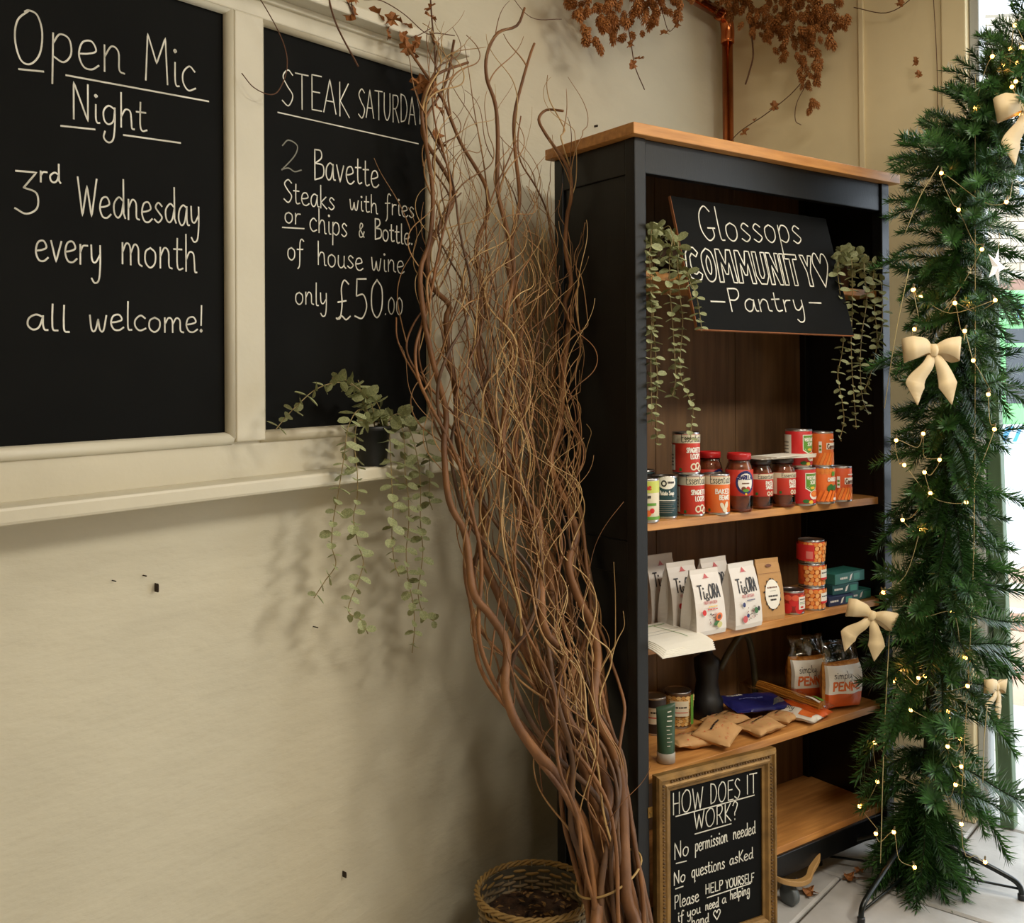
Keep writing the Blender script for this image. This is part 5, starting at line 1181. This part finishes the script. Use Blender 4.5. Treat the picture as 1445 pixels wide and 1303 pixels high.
def rnd_rot(r): return Matrix.Rotation(r.uniform(0, 6.28), 4, 'Z') @ Matrix.Rotation(r.uniform(-.7, .7), 4, 'X') @ Matrix.Rotation(r.uniform(-.5, .5), 4, 'Y')
def hops(label, base, blobs, vines, leaves, seed, name='hop_garland'):
    t = empty(name, MW @ Matrix.Translation(base), label, 'garland'); r = random.Random(seed); b0 = Vector(base)
    for P, rad in vines: MB().tube([q - b0 for q in spline([(p[0], -p[1], p[2]) for p in P], 6)], rad, 6).build('vine', VINE, t, smooth=True)
    for (c, e, n, s0) in blobs:
        for _ in range(n):
            while True:
                d = Vector((r.uniform(-1, 1), r.uniform(-1, 1), r.uniform(-1, 1)))
                if d.length < 1: break
            p = Vector((c[0] + d.x * e[0], -max(.02, c[1] + d.y * e[1]), c[2] + d.z * e[2])); s = s0 * r.uniform(.75, 1.2)
            p.x = min(p.x, CORNER - .03)
            inst('hop_cone', CONE, t, Matrix.Translation(p - b0) @ rnd_rot(r) @ Matrix.Diagonal((s, s, s * 1.1, 1)))
    for (u, o, z, s) in leaves:
        inst('dried_leaf', DRY, t, Matrix.Translation(Vector((u, -o, z)) - b0) @ rnd_rot(r) @ RX(r.uniform(.6, 1.6)) @ Matrix.Diagonal((s, s, s, 1)))
    return t
rl_ = random.Random(8)
hops('dried hop garland hanging on the wall left of the copper pipe', (.40, -.12, 2.62),
     [((.24, .12, 2.50), (.13, .06, .14), 70, .036), ((.42, .12, 2.49), (.15, .07, .11), 75, .036), ((.60, .12, 2.58), (.16, .07, .08), 60, .036), ((.26, .12, 2.335), (.05, .03, .035), 10, .034), ((.78, .12, 2.70), (.2, .06, .06), 40, .036)],
     [([(-.1, .08, 2.66), (.2, .10, 2.62), (.5, .11, 2.64), (.9, .10, 2.74), (1.2, .08, 2.76)], .006), ([(.42, .12, 2.45), (.43, .13, 2.36), (.45, .13, 2.30), (.50, .13, 2.245)], .0016), ([(.13, .10, 2.36), (.02, .08, 2.34), (-.06, .06, 2.40)], .001), ([(.6, .13, 2.52), (.64, .13, 2.46), (.68, .13, 2.48)], .0014)],
     [(.44 + rl_.uniform(-.03, .03), .13, 2.30 + .03 * k, .03) for k in range(3)] + [(.62, .12, 2.45, .035), (.70, .12, 2.50, .03)], 3)
hops('dried hop garland over the boarded wall right of the copper pipe', (1.14, -.30, 2.66),
     [((1.15, .20, 2.66), (.06, .12, .09), 55, .036), ((1.14, .33, 2.57), (.06, .12, .11), 85, .038), ((1.14, .43, 2.56), (.05, .08, .08), 40, .036), ((1.14, .375, 2.41), (.035, .045, .08), 26, .034), ((1.12, .08, 2.72), (.08, .06, .05), 25, .036), ((1.12, .385, 2.30), (.02, .025, .03), 6, .03)],
     [([(1.17, .03, 2.76), (1.16, .25, 2.72), (1.16, .5, 2.70), (1.17, .9, 2.74)], .006), ([(1.14, .375, 2.40), (1.15, .30, 2.34), (1.16, .20, 2.29), (1.17, .10, 2.25), (1.17, .03, 2.19)], .0016), ([(1.14, .16, 2.62), (1.13, .175, 2.50), (1.13, .16, 2.44), (1.13, .145, 2.40)], .003), ([(1.14, .36, 2.36), (1.13, .33, 2.30), (1.13, .325, 2.245), (1.13, .345, 2.225)], .0014),
      ([(1.20, .50, 2.60), (1.21, .6, 2.56), (1.2, .68, 2.58), (1.2, .74, 2.64)], .0015), ([(1.215, .745, 2.62), (1.235, .75, 2.3), (1.235, .74, 1.9), (1.235, .735, 1.6)], .0012)],
     [(1.14, .255, 2.31, .035), (1.16, .12, 2.245, .04), (1.16, .16, 2.28, .02), (1.2, .70, 2.385, .03), (1.2, .71, 2.34, .025), (1.19, .66, 2.57, .03)], 5)
hops('thin dried hop vine with brown leaves over the window cornice', (-.55, -.075, 2.22),
     [], [([(-.75, .075, 2.40), (-.68, .08, 2.24), (-.655, .09, 2.14), (-.60, .10, 2.055)], .0022), ([(-.62, .08, 2.30), (-.59, .085, 2.215), (-.52, .085, 2.225), (-.45, .085, 2.215), (-.38, .085, 2.19), (-.34, .085, 2.20), (-.28, .085, 2.21)], .0013),
          ([(-.37, .085, 2.40), (-.36, .085, 2.25), (-.355, .09, 2.16), (-.36, .095, 2.08), (-.39, .10, 2.02)], .0022), ([(-.66, .08, 2.27), (-.62, .085, 2.20), (-.60, .09, 2.165)], .0018), ([(-.355, .085, 2.21), (-.40, .085, 2.18), (-.43, .09, 2.165)], .0012), ([(-.60, .085, 2.30), (-.605, .085, 2.2), (-.60, .09, 2.165)], .0014),
          ([(-.86, .05, 2.19), (-.82, .07, 2.13), (-.775, .07, 2.07), (-.765, .07, 2.02), (-.785, .07, 1.97), (-.81, .07, 1.955), (-.84, .06, 1.965), (-.86, .05, 1.99)], .0012)],
     [(-.645, .09, 2.215, .05), (-.62, .09, 2.21, .045), (-.60, .09, 2.17, .035), (-.615, .09, 2.25, .045), (-.525, .085, 2.195, .045), (-.50, .085, 2.19, .04), (-.50, .085, 2.165, .035), (-.455, .085, 2.195, .045), (-.46, .085, 2.16, .03), (-.43, .09, 2.145, .04), (-.42, .09, 2.13, .035), (-.37, .085, 2.235, .035), (-.36, .085, 2.255, .03), (-.36, .09, 2.18, .04), (-.40, .085, 2.16, .03),
      (-.42, .10, 2.06, .05), (-.395, .10, 2.065, .045), (-.375, .11, 2.05, .04), (-.36, .10, 2.02, .04), (-.38, .11, 1.95, .04), (-.35, .10, 1.93, .04)], 6)
# ------------------------------------------------------------------ litter on the flags
fr3 = random.Random(2)
for lb, u, o, s in [('curled dead leaf by the dolly castor on the floor', .516, .600, .05), ('flat dead leaf on the joint between the flags', .663, .655, .045), ('dead leaf under the right end of the bookcase', .800, .705, .05), ('dead leaf touching the fir stand', .775, .735, .04), ('small dead leaf beneath the bookcase foot', .72, .66, .035)]:
    o_ = inst('dead_leaf', DRY, None, MW @ T(u, -o, .008) @ RZ(fr3.uniform(0, 6)) @ Matrix.Diagonal((s, s, s, 1))); tag(o_, lb, 'leaf', 'dead leaves on the floor')
o_ = MB().tube(spline([(0, 0, .003), (.03, -.03, .005), (.05, -.06, .004), (.06, -.10, .006), (.05, -.13, .003)], 6), .0016, 6).build('dry_twig', VINE, M=MW @ T(.655, -.645, 0), smooth=True); tag(o_, 'thin dry twig lying along the joint in the flags', 'twig')

# ------------------------------------------------------------------ green painted stand in the doorway
gs = empty('green_board_stand', MW @ T(1.30, -.915, 0), 'tall sage green wooden A-stand in the doorway behind the fir', 'stand')
def beam(name, a, b, w, d):
    a = Vector(a); b = Vector(b); t_ = (b - a).normalized(); x = Vector((0, 1, 0)); x = (x - t_ * x.dot(t_)).normalized(); y = t_.cross(x)
    vs = [p + x * sx * w / 2 + y * sy * d / 2 for p in (a, b) for sx, sy in ((-1, -1), (1, -1), (1, 1), (-1, 1))]
    mb = MB(); mb.add(vs, [(3, 2, 1, 0), (4, 5, 6, 7)] + [(i, (i + 1) % 4, 4 + (i + 1) % 4, 4 + i) for i in range(4)]); return mb.build(name, GREENP, gs, bevel=.003)
beam('front_leg', (0, 0, 0), (.03, .045, 1.70), .040, .045); beam('rear_leg', (.36, .10, 0), (.06, .05, 1.70), .040, .045)
beam('front_leg', (-.0, .36, 0), (.03, .315, 1.70), .040, .045); beam('rear_leg', (.36, .30, 0), (.06, .31, 1.70), .040, .045)
for z in (.3, 1.62): MB().box(-.012, .022, .02, .34, z, z + .06).build('cross_rail', GREENP, gs, bevel=.002)
MB().box(.006, .016, .03, .33, .36, 1.62).build('panel', GREENP, gs)

# ------------------------------------------------------------------ the street
pv = MB().box(2.56, 6.7, -4.0, 5.0, -.12, -.02).build('pavement', GROUT, M=MW); st(pv, 'brown and pale paved footway outside the door')
SL = [mat('buff_slab', (168, 138, 112), .6, var=.1, scale=4), mat('brown_slab', (150, 106, 78), .6, var=.12, scale=4), mat('pale_slab', (196, 186, 172), .6, var=.06, scale=4)]
pr_ = random.Random(4); x = 2.57; row = 0
while x < 6.6:
    w = [.42, .16, .5, .3][row % 4]; y = -2.6 + .3 * (row % 2)
    while y < 3.0:
        L_ = pr_.uniform(.5, .75); MB().box(x + .005, x + w - .005, y + .005, y + L_ - .005, -.06, pr_.uniform(-.014, -.008)).build('paving_slab', SL[(row + (pr_.random() < .25)) % 3], pv); y += L_
    x += w; row += 1
rd = MB().box(6.7, 40, -30, 30, -.2, -.03).build('road', mat('pale_wet_road', (206, 206, 204), .35, var=.08, scale=.8, bump=.1, bscale=8), M=MW); st(rd, 'pale wet road surface of the street')
MS = T(10.55, 22.2, -.03) @ RZ(-.12)
sp_ = empty('street_shop', MS, 'stone street building with a mint green shopfront across the road', 'building')
STN = [mat('pale_stone', (196, 182, 160), .8, var=.1, scale=3), mat('pale_stone_b', (206, 194, 174), .8, var=.1, scale=3), mat('pale_stone_c', (182, 166, 142), .8, var=.1, scale=3)]
MB().box(0, 8, .05, 5, 0, 9.6).build('wall_core', mat('mortar', (150, 140, 124), .9), sp_)
pr_ = random.Random(9); z = 3.62
while z < 9.5:
    x = 0.0
    while x < 2.6:
        L_ = min(pr_.uniform(.35, .7), 2.6 - x); 
        if L_ > .1 and not (.75 < x + L_ / 2 < 2.0 and 5.4 < z < 7.6): MB().box(x + .008, x + L_ - .008, -.03 + pr_.uniform(-.01, .01), .06, z + .008, z + .176).build('stone', STN[pr_.randrange(3)], sp_)
        x += L_
    z += .184
MB().box(2.6, 8, -.03, .06, 3.62, 9.6).build('stone_face', STN[0], sp_)
MINT = mat('mint_green_paint', (132, 196, 128), .45); MINTD = mat('mint_green_shadow_rail', (110, 176, 108), .45)
wn_ = MB().box(.75, 2.0, -.02, .1, 5.4, 7.6).build('upper_window', mat('window_white', (224, 226, 228), .4), sp_)
for k in range(7): MB().box(.8, 1.95, -.05, .02, 5.5 + k * .3, 5.72 + k * .3).build('slat', mat('slat_grey', (150, 160, 170), .4), wn_)
MB().box(-.05, 8, -.16, .06, 3.36, 3.6).build('string_course', mat('brown_stone', (150, 116, 100), .8), sp_)
MB().box(-.02, 8, -.22, .06, 3.26, 3.36).build('shop_cornice', MINT, sp_, bevel=.02)
fa = MB().box(.0, 8, -.12, .06, 2.62, 3.26).build('fascia', MINT, sp_, bevel=.01)
mb = MB()
for s in text_strokes('THE', (.62, 2.76), (1.38, 2.76), .27): ribbon(mb, s, .065, lambda a, b, off: (a, -.125 - off, b), .002, mat('sign_blue', (70, 150, 190), .5))
mb.build('fascia_lettering', None, fa)
for x0 in (.0, 2.3, 4.6): MB().box(x0, x0 + .34, -.14, .06, .0, 2.62).build('pilaster', MINT, sp_, bevel=.015)
MB().box(.34, 8, -.06, .06, 0, .75).build('stall_riser', MINT, sp_)
for x0, x1 in ((.34, 2.3), (2.64, 4.6), (4.94, 8)):
    f_ = MB().box(x0, x1, -.02, .06, .75, 2.62).build('shop_window', MINT, sp_)
    k = 3; w = (x1 - x0) / k
    for i in range(k): MB().box(x0 + i * w + .14, x0 + (i + 1) * w - .04, -.03, 0, .85, 2.1).build('pane', mat('dark_shop_glass', (36, 42, 46), .08, spec=.8), f_); MB().box(x0 + i * w + .14, x0 + (i + 1) * w - .04, -.03, 0, 2.2, 2.52).build('pane', mat('dark_shop_glass', (36, 42, 46), .08, spec=.8), f_)
bd_ = MB().box(-.05, .55, -.9, -.85, .02, .42).build('street_board', mat('board_white', (210, 220, 230), .5), M=MS); tag(bd_, 'white and blue board standing before the green shopfront', 'sign')
mb = MB(); draw(mb, lambda s, q, off: (s, -.9 - off * 8, q), [('poly', [(0, .05), (.12, .05), (.3, .38), (.18, .38)], mat('sign_blue', (70, 150, 190), .5)), ('poly', [(.28, .05), (.36, .05), (.5, .38), (.42, .38)], mat('sign_blue', (70, 150, 190), .5))]); mb.build('blue_stripes', None, bd_)
